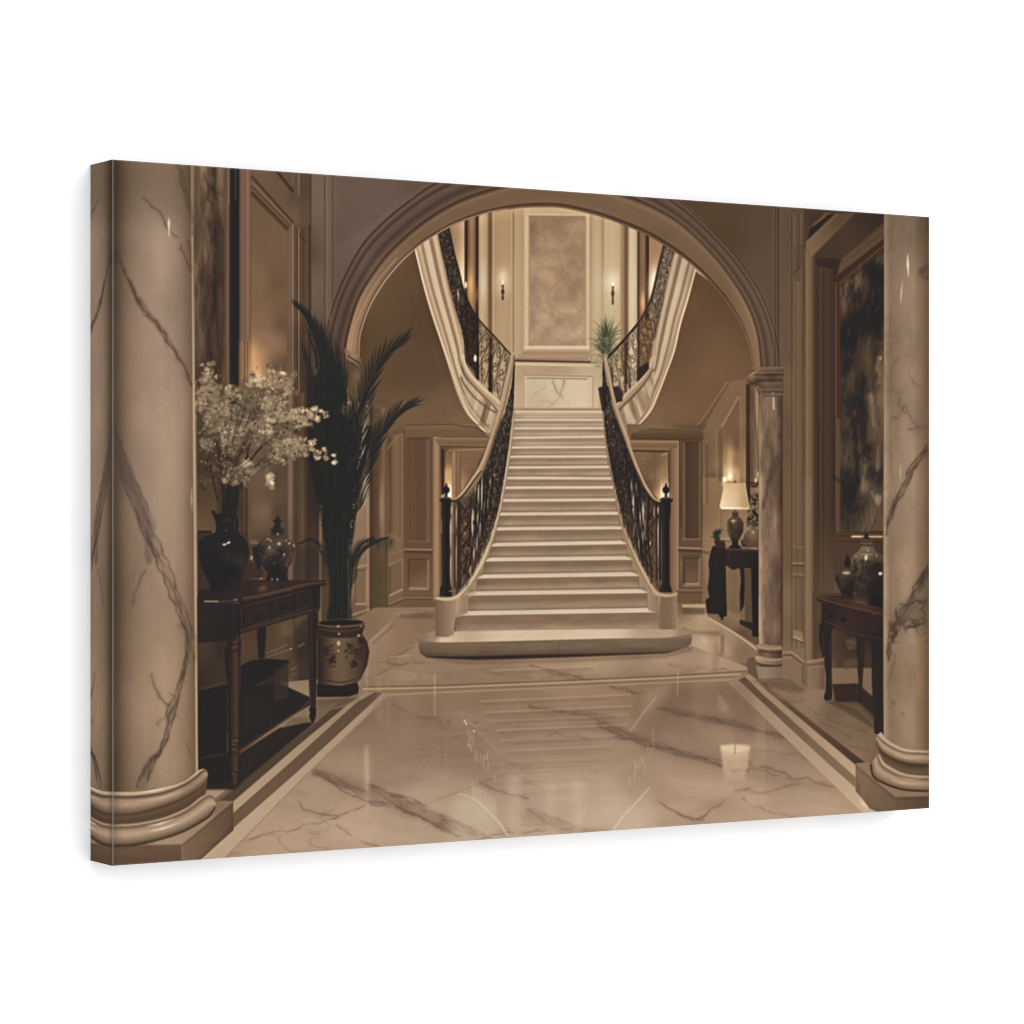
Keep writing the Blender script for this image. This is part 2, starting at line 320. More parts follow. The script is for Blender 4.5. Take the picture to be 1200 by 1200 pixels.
def upper_flights():
    # soffits
    L=[(540,245)]+[(487.5,294),(500,340),(516.5,396),(536.5,460),(548,484),(573.5,512),(580,530),(400,530),(400,250),(470,240)]
    fill([(487,290),(500,340),(516.5,396),(536.5,460),(548,484),(575,513),(575,530),(405,530),(405,250),(487,250)],
        IDW((430,400,(88,66,46)),(440,350,(92,72,50)),(470,320,(92,68,48)),(500,380,(84,62,44)),(500,440,(88,66,48)),(470,440,(90,68,48)),(520,480,(108,82,60)),(540,500,(118,90,66)),(450,480,(100,76,54)),(480,494,(112,86,60)),e=16))
    stroke([(481,338),(490,368),(505,408),(513,438)],1,(66,48,34),.45,.6); stroke([(482.5,338),(491.5,368),(506.5,408),(514,436)],.8,(112,86,64),.35,.5)
    stroke([(432,476),(446,470),(462,476),(470,482)],1.2,(76,56,40),.5,.6)
    fill([(790,300),(905,380),(905,520),(820,530),(735,530),(752,500),(770,465),(790,411),(815,316)],
        IDW((830,350,(98,74,50)),(860,400,(104,78,54)),(800,450,(104,78,54)),(830,440,(110,82,60)),(760,500,(120,92,68)),(790,490,(110,84,58)),(850,460,(104,78,54)),(810,380,(94,70,50)),(800,420,(96,72,50)),e=16))
    stroke([(838,330),(826,356),(814,384)],1,(74,54,38),.4,.6)
    # stringers
    st=[(0,(214,188,150)),(.03,(206,180,142)),(.08,(142,112,82)),(.14,(176,148,114)),(.24,(196,168,132)),(.3,(138,108,78)),(.36,(150,120,90)),(.42,(202,178,142)),(.62,(206,184,150)),(.66,(150,122,92)),(.72,(134,106,78)),(.78,(146,118,88)),(.84,(196,172,136)),(.94,(206,182,146)),(1,(150,124,96))]
    outL=[(480,262),(487.5,294),(499,340),(516.5,396),(536.5,460),(548,484),(560,497.5),(573.5,512)]
    inL=[(508,258),(513.7,280),(525,335),(540.5,397),(543.5,418),(552.5,439),(564.5,451),(587,475)]
    band(outL,inL,st,n=30)
    outR=[(824,290),(815.6,316),(806.5,350),(797.5,380),(790,412),(780.5,439),(770,465),(762.5,481),(750,497.5),(737.5,512.5)]
    inR=[(794,284),(790.6,296),(782.5,332.5),(776,362),(769,398),(766,424),(757,440),(742,455),(723,474)]
    band(outR,inR,[(t,tuple(int(v*.93) for v in c)) for t,c in st],n=30)
    # marble faces below the mouldings
    face=fS((268,250),(310,300),(360,345),(440,430),(555,545),(535,640),(505,725),(400,620),(330,520),(290,440),(300,400),(280,340))
    def streak(X,Y):
        u=(X*.86+Y*.22); n=fbm(u/7,Y/60,3,4)
        return stops(n,[(.2,(112,88,66)),(.42,(150,126,98)),(.6,(178,154,124)),(.8,(200,178,146))])
    fill(face,streak,.35)
    stroke(fS((270,280),(300,340),(380,440),(480,520),(552,560)),2.2,(108,80,56),.8,.7)
    stroke(fS((285,100),(300,180),(350,265),(440,360),(530,440),(582,490)),3.2,(206,182,146),1,.4)
    stroke(fS((276,150),(300,225),(350,300),(440,395),(520,470),(570,515)),2.6,(170,142,110),1,.5)
    stroke(fS((274,190),(300,255),(350,325),(440,420),(510,485),(560,545)),1.5,(98,70,50),.85,.5)
    stroke([(488,294),(499,340),(508,371)]+fS((120,0),(185,180),(255,385),(325,545),(400,640),(495,740)),1.7,(216,190,152),1,.3)
    stroke(fS((160,0),(225,190),(290,390),(345,500),(430,610),(500,690)),[0,.8,1.2,1.2],(112,86,62),.7,.4)
    stroke(fS((140,0),(205,180),(272,385),(335,520),(415,620),(500,712)),[0,1,1.5,1.5],(180,152,118),.8,.4)
    stroke(fS((105,10),(170,190),(240,400),(310,570),(390,660),(480,745)),[0,.8,1.2,1.2],(120,92,68),.6,.5)
    fill(fV((350,800),(470,720),(600,570),(655,450),(700,430),(695,560),(670,660),(640,760),(590,850),(500,960),(432,1035),(380,880)),
        lambda X,Y: stops(fbm((X*.8-Y*.25)/6,Y/60,3,8),[(.2,(120,96,72)),(.42,(150,126,98)),(.6,(182,158,126)),(.8,(196,174,142))]),.35)
    stroke(fV((690,420),(655,470),(600,560),(480,690),(380,790),(350,830)),3.2,(104,78,54),.75,.7)
    stroke(fV((700,300),(668,360),(655,415),(600,500),(480,612),(345,760)),3.4,(192,166,130),1,.4)
    stroke(fV((680,400),(640,470),(590,540),(480,650),(352,785)),2.6,(162,132,100),1,.5)
    stroke([(815.6,316),(806.5,350)]+fV((940,0),(885,250),(805,470),(725,680),(665,810),(565,930),(452,1055)),1.7,(206,180,142),1,.3)
    stroke(fV((900,0),(845,250),(765,470),(690,650),(600,860),(440,1030)),[0,.8,1.4,1.4],(112,86,62),.7,.4)
    stroke(fV((920,0),(865,250),(785,470),(706,665),(630,830),(445,1044)),[0,.8,1.4,1.4],(170,142,108),.8,.4)
    stroke(fV((955,10),(900,250),(818,480),(738,690),(680,820),(575,945),(465,1065)),[0,.8,1.4,1.4],(112,86,62),.6,.5)

def back_walls():
    # ---- left rear wall
    fill(rect(405,497,560,720),IDW((430,520,(110,84,60)),(480,520,(112,86,62)),(490,600,(98,74,54)),(540,520,(118,92,68)),(430,640,(120,94,70)),(480,690,(118,92,68)),(450,560,(104,80,58)),e=12),.8)
    fill(rect(474,497,575,500),(140,108,78),.8,.5); line(fE((500,192),(720,190),(830,205),(900,240)),1.3,(70,48,34),.8,.5)
    fill(fE((500,196),(830,206),(900,246),(900,262),(500,250)),(112,86,60),.5,.9)
    line(fE((505,253),(900,253)),1,(74,54,38),.7)
    line(fE((500,205),(820,212)),1.2,(132,104,76),.6)
    # angled wall left of the corner
    fill(fE((410,230),(490,200),(500,250),(500,790),(500,1060),(410,1080)),IDW((455,510,(108,82,58)),(460,580,(132,102,74)),(465,640,(124,96,70)),(462,690,(120,94,70)),(472,560,(110,84,60)),e=8),.5)
    band(fE((412,250),(412,700)),fE((492,235),(492,735)),[(0,(84,62,44)),(.12,(104,80,58)),(.22,(78,58,42)),(.4,(116,90,64)),(.7,(128,100,72)),(.88,(108,82,58)),(.94,(150,118,86)),(1,(110,84,62))],curve=False)
    line(fE((415,310),(470,240),(490,236)),2,(140,110,80),.7,.5); line(fE((430,700),(488,740)),1.2,(150,120,90),.7)
    glow(453,590,4,40,(170,138,104),.45,'n')
    line(fE((495,195),(497,1010)),1,(76,56,40),.6,.4)
    # flat panelled wall
    fill(fE((500,255),(632,250),(638,1010),(500,1000)),IDW((480,560,(100,76,56)),(500,640,(104,78,58)),(490,700,(110,86,62))),.4)
    band(fE((516,256),(516,740)),fE((616,256),(616,740)),[(0,(128,100,74)),(.05,(84,62,46)),(.12,(104,78,58)),(.5,(94,70,54)),(.85,(98,74,54)),(.93,(132,104,78)),(1,(90,68,50))],curve=False,a=.9)
    line(fE((516,257),(616,257)),1.2,(74,54,40),.8); line(fE((518,738),(616,738)),1,(138,108,80),.7)
    line(fE((500,776),(632,778)),1.5,(166,134,102),.9,.3); line(fE((500,786),(632,790)),2.4,(70,52,38),.7,.6)
    line(fE((430,800),(500,776)),1.5,(140,110,82),.8)
    panel(*fE((522,826))[0],*fE((612,962))[0],(106,80,58),(158,128,98),(70,52,38)); panel(*fE((518,822))[0],*fE((608,958))[0],IDW((485,660,(98,74,54)),(500,690,(120,94,70))),(170,138,104),(70,52,38))
    fill(fE((426,850),(488,822),(490,965),(428,995)),(118,92,68),.3); stroke(fE((426,850),(488,822)),1.6,(150,120,90),.8,curve=False); line(fE((430,855),(430,990)),1.2,(66,50,36),.8)
    line(fE((428,993),(490,962)),1.8,(176,144,110),.9); line(fE((489,824),(491,964)),1.1,(160,130,98),.7)
    # skirting
    fill(fE((495,1003),(645,1003),(645,1060),(495,1058)),(110,86,62),.4); line(fE((497,1004),(645,1004)),1,(150,120,90),.8); line(fE((497,1010),(645,1010)),1,(72,54,38),.7)
    fill(fE((410,1036),(497,1003),(497,1060),(440,1090),(410,1100)),(112,88,64),.4); line(fE((415,1036),(497,1003)),1.3,(150,122,90),.8); line(fE((418,1044),(497,1012)),1,(74,54,38),.7)
    # pier in shade and pilaster nearer
    vstrip(433.5,455,478,722,(0,(66,50,36)),(.25,(88,66,48)),(.6,(96,74,54)),(.75,(118,92,68)),(1,(100,78,58)))
    fill(rect(433,640,455,722),(88,70,52),.8,.8)
    fill(rect(405,470,434,735),IDW((424,500,(150,120,86)),(424,560,(160,130,98)),(426,620,(140,112,84)),(422,680,(134,106,80)),(410,720,(110,86,64))),.5)
    glow(448,595,3.2,34,(166,134,100),.7,'n')
    vstrip(431.5,434.5,480,735,(0,(176,148,112)),(1,(84,64,46)),a=.9)
    panel(417,668,430,708,(124,98,72),(180,150,116),(80,60,44)); line([(415,666),(431,662)],1.6,(176,146,112),.8)
    line([(410,722),(433,714)],1.6,(176,146,112),.8); line([(410,727),(433,718)],1.2,(84,64,46),.8)
    # ---- doorway left
    vstrip(507.5,517,512,704,(0,(120,92,66)),(.2,(146,116,84)),(.5,(158,128,94)),(.75,(144,114,84)),(1,(110,84,60)))
    fill(fE((635,255),(892,255),(880,300),(665,292),(640,262)),G2((0,512),(0,526),(0,(140,110,80)),(.5,(120,92,68)),(1,(142,112,82))),.3)
    line(fE((635,255),(895,255)),1.1,(160,130,98),.7)
    line(fE((668,294),(885,298)),1.6,(70,48,34),.95); line(fE((668,302),(880,306)),1,(110,80,56),.8)
    fill(fE((670,296),(882,300),(740,545),(740,700),(670,700)),IDW((520,540,(90,66,46)),(528,560,(180,140,96)),(532,580,(206,168,120)),(545,540,(128,98,72)),(555,550,(120,90,66)),(540,590,(140,106,76)),e=6),.3)
    vstrip(517.5,521.5,526,580,(0,(60,44,32)),(1,(76,56,40)))
    fill(fE((690,330),(712,320),(722,350),(728,540),(690,540)),IDW((524,535,(130,100,70)),(526,560,(196,156,108)),(526,578,(250,226,180)),e=5),.5,.95)
    line(fE((694,330),(705,312),(870,306)),1.1,(176,140,102),.8)
    band(fE((722,318),(722,560)),fE((762,318),(762,540)),[(0,(158,122,86)),(.3,(176,138,98)),(.5,(116,88,62)),(.7,(150,116,84)),(1,(110,84,60))],curve=False)
    line(fE((775,385),(775,500)),.9,(150,120,90),.6); line(fE((775,385),(840,385)),.9,(146,114,84),.6); line(fE((760,350),(850,350)),.8,(100,76,56),.6)
    glow(526,582,3,12,(255,236,196),.7,'n')
    # ---- right rear wall
    fill(rect(735,497,830,720),IDW((760,505,(120,94,68)),(790,560,(92,72,50)),(810,600,(82,62,44)),(815,520,(96,74,52)),(810,690,(104,80,58)),(780,660,(140,112,84)),(800,640,(100,76,56)),e=10),.5)
    fill(fH((480,232),(560,205),(820,222),(820,262),(480,262)),G2((0,503),(0,516),(0,(110,86,60)),(.5,(94,72,50)),(1,(84,64,44))),.4)
    line(fH((560,212),(700,216),(815,226)),1,(74,54,38),.7); line(fH((500,264),(815,262)),.9,(70,52,36),.6)
    line(fH((600,203),(815,218)),.8,(128,100,72),.5)
    vstrip(782,797,517,700,(0,(140,112,82)),(.3,(116,90,64)),(.6,(136,108,78)),(.9,(150,120,88)),(1,(84,62,44)))
    fill(fH((472,266),(698,268),(698,300),(655,300),(655,312),(490,312)),G2((0,516),(0,528),(0,(150,120,88)),(.4,(126,98,70)),(1,(118,92,66))),.3)
    line(fH((475,268),(700,270)),1,(168,138,104),.7); line(fH((485,302),(655,304)),1.2,(150,120,88),.8)
    fill(fH((492,310),(656,316),(656,560),(620,560),(560,480),(500,340)),IDW((748,535,(128,98,70)),(765,545,(112,86,62)),(778,555,(150,118,84)),(780,578,(206,170,124)),(760,570,(104,78,56)),e=6),.3)
    line(fH((490,313),(655,318)),1.5,(56,38,28),.95); vstrip(783.8,786,528,600,(0,(70,52,38)),(1,(96,72,50)))
    line(fH((535,350),(590,350),(592,480)),.9,(156,124,92),.6); line(fH((590,318),(592,470)),1.2,(90,68,50),.6)
    line(fH((625,335),(655,322)),1.4,(190,156,116),.7)
    for x in (776,779.5,783): glow(x,578,1.6,14,(255,232,186),.6,'n')
    glow(780,583,5,8,(255,240,205),.8,'n')
    # flat panel right
    band(fH((722,272),(722,730)),fH((806,272),(806,730)),[(0,(76,58,40)),(.06,(134,106,78)),(.12,(108,84,58)),(.2,(74,56,40)),(.5,(80,62,44)),(.8,(86,66,48)),(.88,(78,58,42)),(.95,(132,104,76)),(1,(90,70,50))],curve=False)
    line(fH((724,728),(802,728)),1.5,(158,128,96),.8); line(fH((724,272),(806,272)),1.2,(72,54,38),.7)
    line(fH((702,768),(815,772)),1.7,(172,140,106),.9); line(fH((702,780),(815,786)),3,(74,56,40),.75,.7)
    panel(*fH((724,806))[0],*fH((808,946))[0],(96,74,54),(150,120,90),(72,54,40)); panel(*fH((732,818))[0],*fH((800,938))[0],IDW((810,660,(96,72,54)),(812,680,(112,86,66))),(184,152,118),(62,46,34))
    fill(fH((694,966),(820,966),(826,1036),(694,1030)),(108,84,60),.4); line(fH((696,966),(820,968)),1,(160,130,98),.8); line(fH((696,976),(820,979)),1,(76,58,42),.8); line(fH((696,1033),(826,1036)),1.6,(168,140,106),.7)
    # ---- long right wall under the arch
    fill(fX((200,520),(420,60),(600,30),(600,1200),(200,1200)),IDW((826,530,(110,84,60)),(850,520,(112,86,62)),(858,545,(140,110,78)),(856,558,(176,144,104)),(840,560,(96,74,52)),(870,500,(110,84,60)),(835,600,(128,102,74)),(870,580,(126,98,72)),e=8),.4)
    fill(rect(824,560,895,780),IDW((830,600,(124,98,70)),(845,640,(140,112,84)),(870,620,(146,116,86)),(860,680,(124,98,70)),(860,720,(120,96,70)),(830,700,(128,100,74)),e=8),.6)
    line(fX((140,470),(220,370),(330,200),(420,60)),1.2,(146,116,84),.6,.5); line(fX((160,490),(240,380),(350,215),(440,70)),1.3,(76,56,40),.5,.6)
    line(fX((200,525),(330,400),(430,200),(520,60)),1.6,(128,100,74),.4,.6)
    line(fX((200,600),(205,1200)),1.4,(146,116,86),.6); line(fX((215,640),(320,515),(325,960)),1.2,(138,108,80),.7); line(fX((230,650),(235,1200)),1.2,(84,62,44),.6)
    fill(fX((340,520),(380,490),(380,1000),(340,1000)),(92,70,50),.5,.5)
    line(fX((375,475),(530,200)),2.6,(142,112,82),.8,.5); line(fX((388,490),(535,225)),1,(78,58,42),.6)
    fill(fX((385,500),(535,225),(540,1000),(385,1000)),IDW((858,500,(102,78,54)),(858,535,(140,108,76)),(856,552,(190,156,114)),(864,540,(120,92,64)),(866,520,(100,76,54)),e=6),.4,.9)
    line(fX((545,190),(550,1000)),1.3,(132,104,76),.7); line(fX((562,190),(568,1000)),2,(122,96,68),.5)
    glow(856,556,3.4,8,(244,216,168),.95,'n'); glow(856,540,4.2,18,(200,162,116),.6,'n')
    for x,y,s in ((850,562,2.4),(856,559,2.6)): blob(x,y,s,s*1.3,(250,228,186),.95,.7)
    glow(850,566,3,6,(244,220,176),.7,'n')
    line(fY((335,570),(450,580)),1.6,(176,148,112),.8); line(fY((335,580),(450,592)),1.2,(90,68,50),.7)
    line(fY((240,570),(240,560),(190,560)),.9,(150,120,90),.5)
    line(fY((365,290),(365,540)),1,(98,76,56),.6); line(fY((350,290),(352,540)),1,(150,122,90),.5)
    line(fY((230,640),(232,1000)),3,(150,120,88),.4,.6)
    fill(fY((195,680),(250,690),(250,720),(195,705)),(90,68,50),.6,.6); line(fY((195,672),(262,690)),1,(150,122,92),.7)
    line(fY((405,560),(560,580)),1.2,(170,140,106),.7)
    # picture / mirror beside the small column
    fill(fX((600,90),(640,85),(640,1200),(600,1200)),(60,44,32),.35); 
    band(fX((640,90),(645,1000)),fX((735,110),(725,1000)),[(0,(70,54,40)),(.2,(88,70,52)),(.45,(112,90,66)),(.7,(158,130,96)),(1,(150,122,90))],curve=False)
    stroke(fX((650,140),(690,500),(720,900)),3,(76,58,44),.6,1.2); stroke(fX((640,500),(680,800),(715,900)),2.4,(92,72,52),.5,1.)
    line(fX((600,90),(740,60)),2.4,(66,50,36),.9,.5); fill(fX((735,120),(750,120),(745,800),(730,900)),(176,146,108),.5,.5)

def rear_floor():
    fill([(400,812),(400,735),(440,712),(520,712),(520,800)],IDW((410,780,(136,112,86)),(440,760,(146,120,92)),(470,765,(150,124,96)),(430,740,(128,104,80)),(480,785,(140,116,90)),(418,800,(150,126,98)),e=6),.5)
    vein([(440,775),(465,768),(485,758)],3,(110,88,68),.5,777,1.2,.6); stroke([(428,778),(455,771),(482,768)],1.2,(184,158,124),.6,.5)
    fill(fE((330,1210),(430,1110),(500,1058),(650,1055),(650,1180),(560,1210),(330,1320)),IDW((440,740,(150,124,96)),(470,720,(142,114,88)),(495,716,(120,94,70)),(480,735,(140,112,86)),(500,728,(136,110,84)),e=6),.5)
    fill(fE((440,1075),(640,1052),(640,1062),(480,1090)),(166,140,110),1.2,.45); fill(fE((480,1075),(640,1078),(640,1100),(470,1100)),(92,70,52),1.2,.4)
    stroke(fF((340,125),(400,70),(440,35)),1.1,(172,147,117),.6,.4); stroke(fF((350,135),(420,75),(450,45)),1.2,(90,68,50),.5,.5)
    fill(fI((690,30),(830,32),(840,90),(1080,230),(1060,300),(760,330),(690,170)),IDW((810,720,(150,124,94)),(820,726,(178,152,118)),(812,735,(164,138,106)),(835,745,(158,130,100)),(850,758,(160,134,104)),(870,765,(130,104,78)),(805,712,(110,84,60)),(826,752,(186,162,130)),e=6),.5)
    fill(fZ((0,262),(220,262),(215,320),(0,320)),(98,76,54),1,.75)
    fill(fZ((0,228),(215,230),(215,256),(0,256)),(184,158,122),.6,.9)
    fill(fZ((0,440),(120,480),(400,480),(330,520),(100,500),(0,470)),(112,88,66),1.2,.5)
    fill(fZ((230,540),(380,570),(480,720),(330,650),(230,600)),(180,154,122),2,.4)
    line(fZ((200,545),(205,580)),1.4,(214,190,150),.8,.5); line(fZ((225,545),(228,600)),1,(214,190,150),.6,.5)
    fill(fZ((360,510),(395,510),(392,680),(362,680)),(116,92,70),.8,.6); fill(fZ((340,680),(395,685),(385,870),(330,870)),(126,102,80),1,.6)
    fill(fZ((245,350),(300,345),(700,620),(690,660),(600,580),(420,450)),(150,122,94),.5,.9)
    stroke(fZ((250,355),(400,440),(560,545),(700,650)),1.6,(196,170,134),.95,.4); stroke(fZ((270,350),(420,430),(580,530),(705,615)),1.1,(92,70,52),.7,.4)
    fill(fZ((385,290),(540,350),(720,440),(720,620),(560,520),(400,420)),IDW((850,725,(122,98,72)),(870,742,(92,72,54)),(885,752,(104,82,62)),(862,728,(140,114,84))),.5)
    fill(fZ((410,265),(540,320),(540,385),(400,350)),(136,110,82),.8,.8)

def steps():
    yl=[482.5,492.5,502.5,513.7,525,536,548.7,561,572.5,587.5,603.7,621,640,657.5,677.5,697.5,721,749]
    xl=[602.5,602.5,601,600,599.5,597.5,595,591,587.5,585,583.7,579.5,574.5,567.5,559.5,548,534.5]
    yr=[482.7,492.5,502.3,512.3,524.5,535.5,548,561.5,572,586.7,602.7,619.7,637.2,655.5,674.5,694.5,717,745]
    xr=[706.5,708,709,710,711,713,715.5,719,721,723,726,730,735,741,749,759,772.5]
    fill(rect(598,478,712,600),(170,142,112),.3)
    # cheeks
    fill([(603,480),(601,500),(596,540),(585,590),(572,630),(556,670),(538,700),(535,745),(780,745),(772,700),(756,670),(738,630),(724,590),(712,540),(706,480)],(156,130,100),.4)
    n=len(xl)
    for i in range(n):
        th=1.4+i*.36 if i<16 else 7.2
        if i==15: th=6.6
        y0,y1=yl[i],yr[i]
        bl=yl[i+1] if i+1<n else 752; br=yr[i+1] if i+1<n else 748
        a,b=xl[i],xr[i]
        k=min(1,i/12)
        top=(216-14*k,194-12*k,160-8*k); face=(184-30*k,160-30*k,130-26*k); dk=(160-28*k,135-28*k,106-23*k)
        # riser
        hgt=bl-y0
        def col(X,Y,y0=y0,y1=y1,a=a,b=b,hgt=hgt,dk=dk,face=face,i=i):
            t=(Y-(y0+(y1-y0)*(X-a)/(b-a)))/hgt
            c=stops(t,[(0,dk),(.3,dk),(.55,face),(.9,face),(1,tuple(v*.82 for v in face))])
            nz=fbm(X/26+i*7,Y/5,3,i+2); c=c*(1+.15*(nz-.5))[...,None]
            e=np.clip((X-a)/14,0,1); c=c*(.9+.1*e)[...,None]
            return c
        fill([(a,y0),(b,y1),(b,br+1),(a,bl+1)],col,.2)
        line([(a+.2,y0+3),(a+.2,bl)],1,(112,88,64),.6,.4); line([(b,y1+3),(b,br)],1,(112,88,64),.6,.4)
        # tread with nosing
        yb0=y0-th*.55; 
        inset=th*.9
        if i>11: P=[(a-.6,y0+.6),(a+inset*1.5,yb0-.9),(b-inset*1.5,y1-th*.55-.9),(b+.6,y1+.6)]
        else: P=[(a-.5,y0+.7),(a-.5,yb0),(b+.5,y1-th*.55),(b+.5,y1+.7)]
        fill(P,lambda X,Y,top=top,i=i: C(top)*(1+.08*(fbm(X/30+i,Y/3,2,i)-.5))[...,None],.3)
        line([(a,y0+1.6),(b,y1+1.6)],1.3,dk,.75,.4)
        line([(a,y0-.2),(b,y1-.2)],.8,(232,212,178),.55,.3)
        line([(a+2,yb0-1.6),(b-2,y1-th*.55-1.6)],1.0,tuple(v*.62 for v in face),.75 if i>4 else .4,.5)
    # landing edge shading
    fill([(602,481),(706,481),(706,486),(602,486)],(214,190,156),.6,.5)
    # bottom round step
    bot=[(490,746),(491,752)]+spl([(491.6,758),(492.5,764),(496,768),(503,770.8),(515,772.4),(540,773),(585,772.2),(660,769.8),(720,767.6),(768,765.6),(792,763),(804,759.6),(810,755),(811.3,750)],5)+[(811.8,742)]
    fill(bot,lambda X,Y: stops((Y-751+(X-500)*.018)/20,[(0,(146,122,96)),(.18,(122,101,79)),(.6,(112,92,71)),(.88,(94,76,58)),(1,(54,41,31))])*(1-.1*np.clip((530-X)/35,0,1)-.06*np.clip((X-770)/40,0,1))[...,None],.3)
    noisemul(bot,.1,30,4,14)
    fill(spl([(488.6,747.4),(494,744.6),(501,742),(509,739.4)],5)+[(533,740),(640,738),(772,737)]+spl([(795,736.5),(806,738),(812.6,740.6),(810,743.4),(800,745.6),(785,747.2),(770,748),(720,748.4),(660,749.8),(570,752.2),(525,753),(507,752.6),(495,750.6),(488.6,747.4)],5),
        IDW((495,748,(140,112,88)),(510,744,(150,124,96)),(520,750,(206,184,150)),(600,748,(204,182,150)),(700,745,(206,184,152)),(780,742,(176,150,120)),(805,742,(150,126,100)),e=4),.3)
    stroke([(490,749.5),(502.5,753),(525,754.2),(570,753.4),(660,751),(720,749.4),(770,749),(795,747),(810,744)],1.2,(116,92,70),.7,.4)
    line([(655.5,753),(655.5,769)],.7,(70,54,40),.6)
    stroke([(500,770.8),(540,774),(585,773.2),(660,770.8),(782,765.8),(808,759)],1.6,(56,40,28),.7,.6)

def main_rails():
    # drums
    fill(fb((205,50),(207,372),(300,380),(352,355),(362,228),(458,190),(458,60),(400,60),(300,85)),HX((511,(116,93,71)),(520,(132,108,84)),(532,(156,131,103)),(538,(160,134,106)),(545,(150,124,96)),(549,(158,132,102))),.3)
    fill(fb((350,230),(460,190),(460,60),(530,0),(530,30),(470,75),(455,180)),(166,138,108),.4,.6)
    fill(fH((560,970),(600,985),(693,985),(693,1150),(612,1150),(612,1080),(560,1060)),HX((760,(158,133,104)),(768,(148,123,96)),(776,(124,101,77)),(786,(126,103,79)),(793,(146,121,94))),.3)
    line([(793.6,697),(793.8,738)],1,(170,142,108),.7)
    # curbs
    cLo=fE((640,998),(690,1003),(740,990),(790,930),(850,835),(893,720),(935,600),(962,460),(985,320),(1003,200),(1010,100))
    cLi=fE((650,1010),(700,1016),(760,1000),(815,935),(868,850),(910,740),(945,610),(970,480),(992,340),(1008,210),(1013,110))
    cL2=fE((760,1000),(815,935),(868,850),(910,740),(945,610),(970,480),(992,340),(1008,210),(1013,110))
    pl=[(x,y) for x,y in zip([602.5,601,597.5,591,585,579.5,567.5,559.5,548,535],[482,502,536,561,587,621,657,677,697,721])]
    fill(spl(cL2,6)+[(602.5,482),(599,525),(591,561),(583.7,603),(583,621),(576,625),(576,640),(568,643),(568,657),(560,662),(560,677),(548,680),(548,697),(535,700),(535,722),(538,712)],(170,144,112),.3)
    band(cLo,cLi,[(0,(120,96,72)),(.3,(196,172,136)),(.7,(206,182,148)),(1,(150,124,96))],n=8)
    stroke(cLi[2:],1,(112,88,64),.7,.4)
    cRo=fH((700,975),(672,985),(640,985),(600,965),(550,880),(500,780),(460,680),(430,570),(405,470),(385,370),(366,270),(355,130))
    cRi=fH((692,990),(660,998),(620,995),(580,975),(530,890),(480,780),(440,675),(415,570),(398,480),(378,380),(360,270),(352,130))
    fill(spl(cRi[2:],6)+[(706,482),(711,525),(719,561),(722,585),(730,619),(735,622),(735,637),(741,640),(741,655),(749,659),(749,674),(759,678),(759,694),(772,700),(772,720)],(158,132,100),.3)
    band(cRo,cRi,[(0,(112,88,66)),(.3,(176,148,114)),(.8,(196,170,134)),(1,(140,114,86))],n=8)
    stroke(cRi[3:],1,(104,80,58),.7,.4)
    # iron infill, left
    hr=[(603,417),(602,440),(596,470),(584,505),(573,540),(561,565),(546,584),(536,588)]
    ct=[(602.5,428),(602.3,450),(601.5,480),(598.5,505),(595,530),(590.5,565),(584,600),(574,635),(561,662),(548,687),(536,697)]
    # brown backing in the dense parts
    def dense(X,Y): return stops(Y,[(430,(120,106,88)),(500,(92,78,62)),(560,(58,47,38)),(640,(60,48,38)),(700,(70,56,42))])
    P=spl(hr,8)+spl(ct,8)[::-1]
    fill(P,dense,.4,.58,mod=lambda X,Y:np.clip(1.1-(Y-540)/160,.45,1))
    iron(hr,ct,19,(34,27,23),.9,.9,5,3,.75)
    P=[tuple(q) for q in P]
    specks(P,230,((24,20,17),(34,28,24),(46,37,30)),3,(2,6),(.7,1.6),(.5,.95),dens=lambda x,y:min(1,max(.15,(640-y)/60)))
    specks(P,400,((196,180,150),(150,134,108),(216,202,172)),8,(1,4.5),(.4,1.0),(.25,.8),dens=lambda x,y:min(1,max(.2,(660-y)/80)))
    fill(fT((222,320),(262,300),(262,1110),(225,1110)),(118,94,70),.5,.75)
    fill(fT((278,300),(430,250),(440,440),(430,700),(450,900),(330,1060),(278,1090)),(96,76,56),1,.5)
    for u,v0,v1,w_ in ((498,130,330,2.4),(490,390,560,2.),(528,60,400,2.6),(545,300,430,1.6),(440,360,640,3.2),(452,640,860,2.4),(480,600,760,1.8),(515,460,640,1.8),(237,340,425,3.4),(232,455,760,2.8),(232,790,1060,2.2),(290,330,560,1.8),(288,620,1060,1.4),(468,120,300,1.2),(610,60,200,1.),(580,260,380,1.1),(420,880,1000,1.6)):
        stroke(fT((u,v0),(u-7,(v0+v1)/2),(u-2,v1)),[.4,w_,w_*.8,.4],(204,186,154),.85,.35)
    for u,v0,v1,w_ in ((470,200,900,1.5),(508,120,760,1.4),(545,40,640,1.6),(575,20,560,1.5),(420,260,980,1.3),(620,20,430,1.2)): stroke(fT((u,v0),(u-10,(v0+v1)/2),(u-(60 if v1>700 else 30),v1)),w_,(28,23,20),.95,.25)
    for u,v,r_ in ((455,500,3.2),(520,490,2.4),(560,440,2.),(350,720,2.2),(400,720,2.),(450,370,1.6)): blob(500+u*.125,550+v*.125,r_*.7,r_*.9,(30,25,22),.9,.35)
    for u,v,r_ in ((365,520,22),(360,600,18),(395,740,14),(455,750,14),(345,690,10),(600,120,8),(640,180,8),(650,250,6)): blob(500+u*.125,550+v*.125,r_*.125*.6,r_*.125,(170,128,84) if v>400 else (200,184,154),.8,.4)
    for u in (268,300,318): line(fT((u,300),(u,1120)),1.3,(30,24,22),.95)
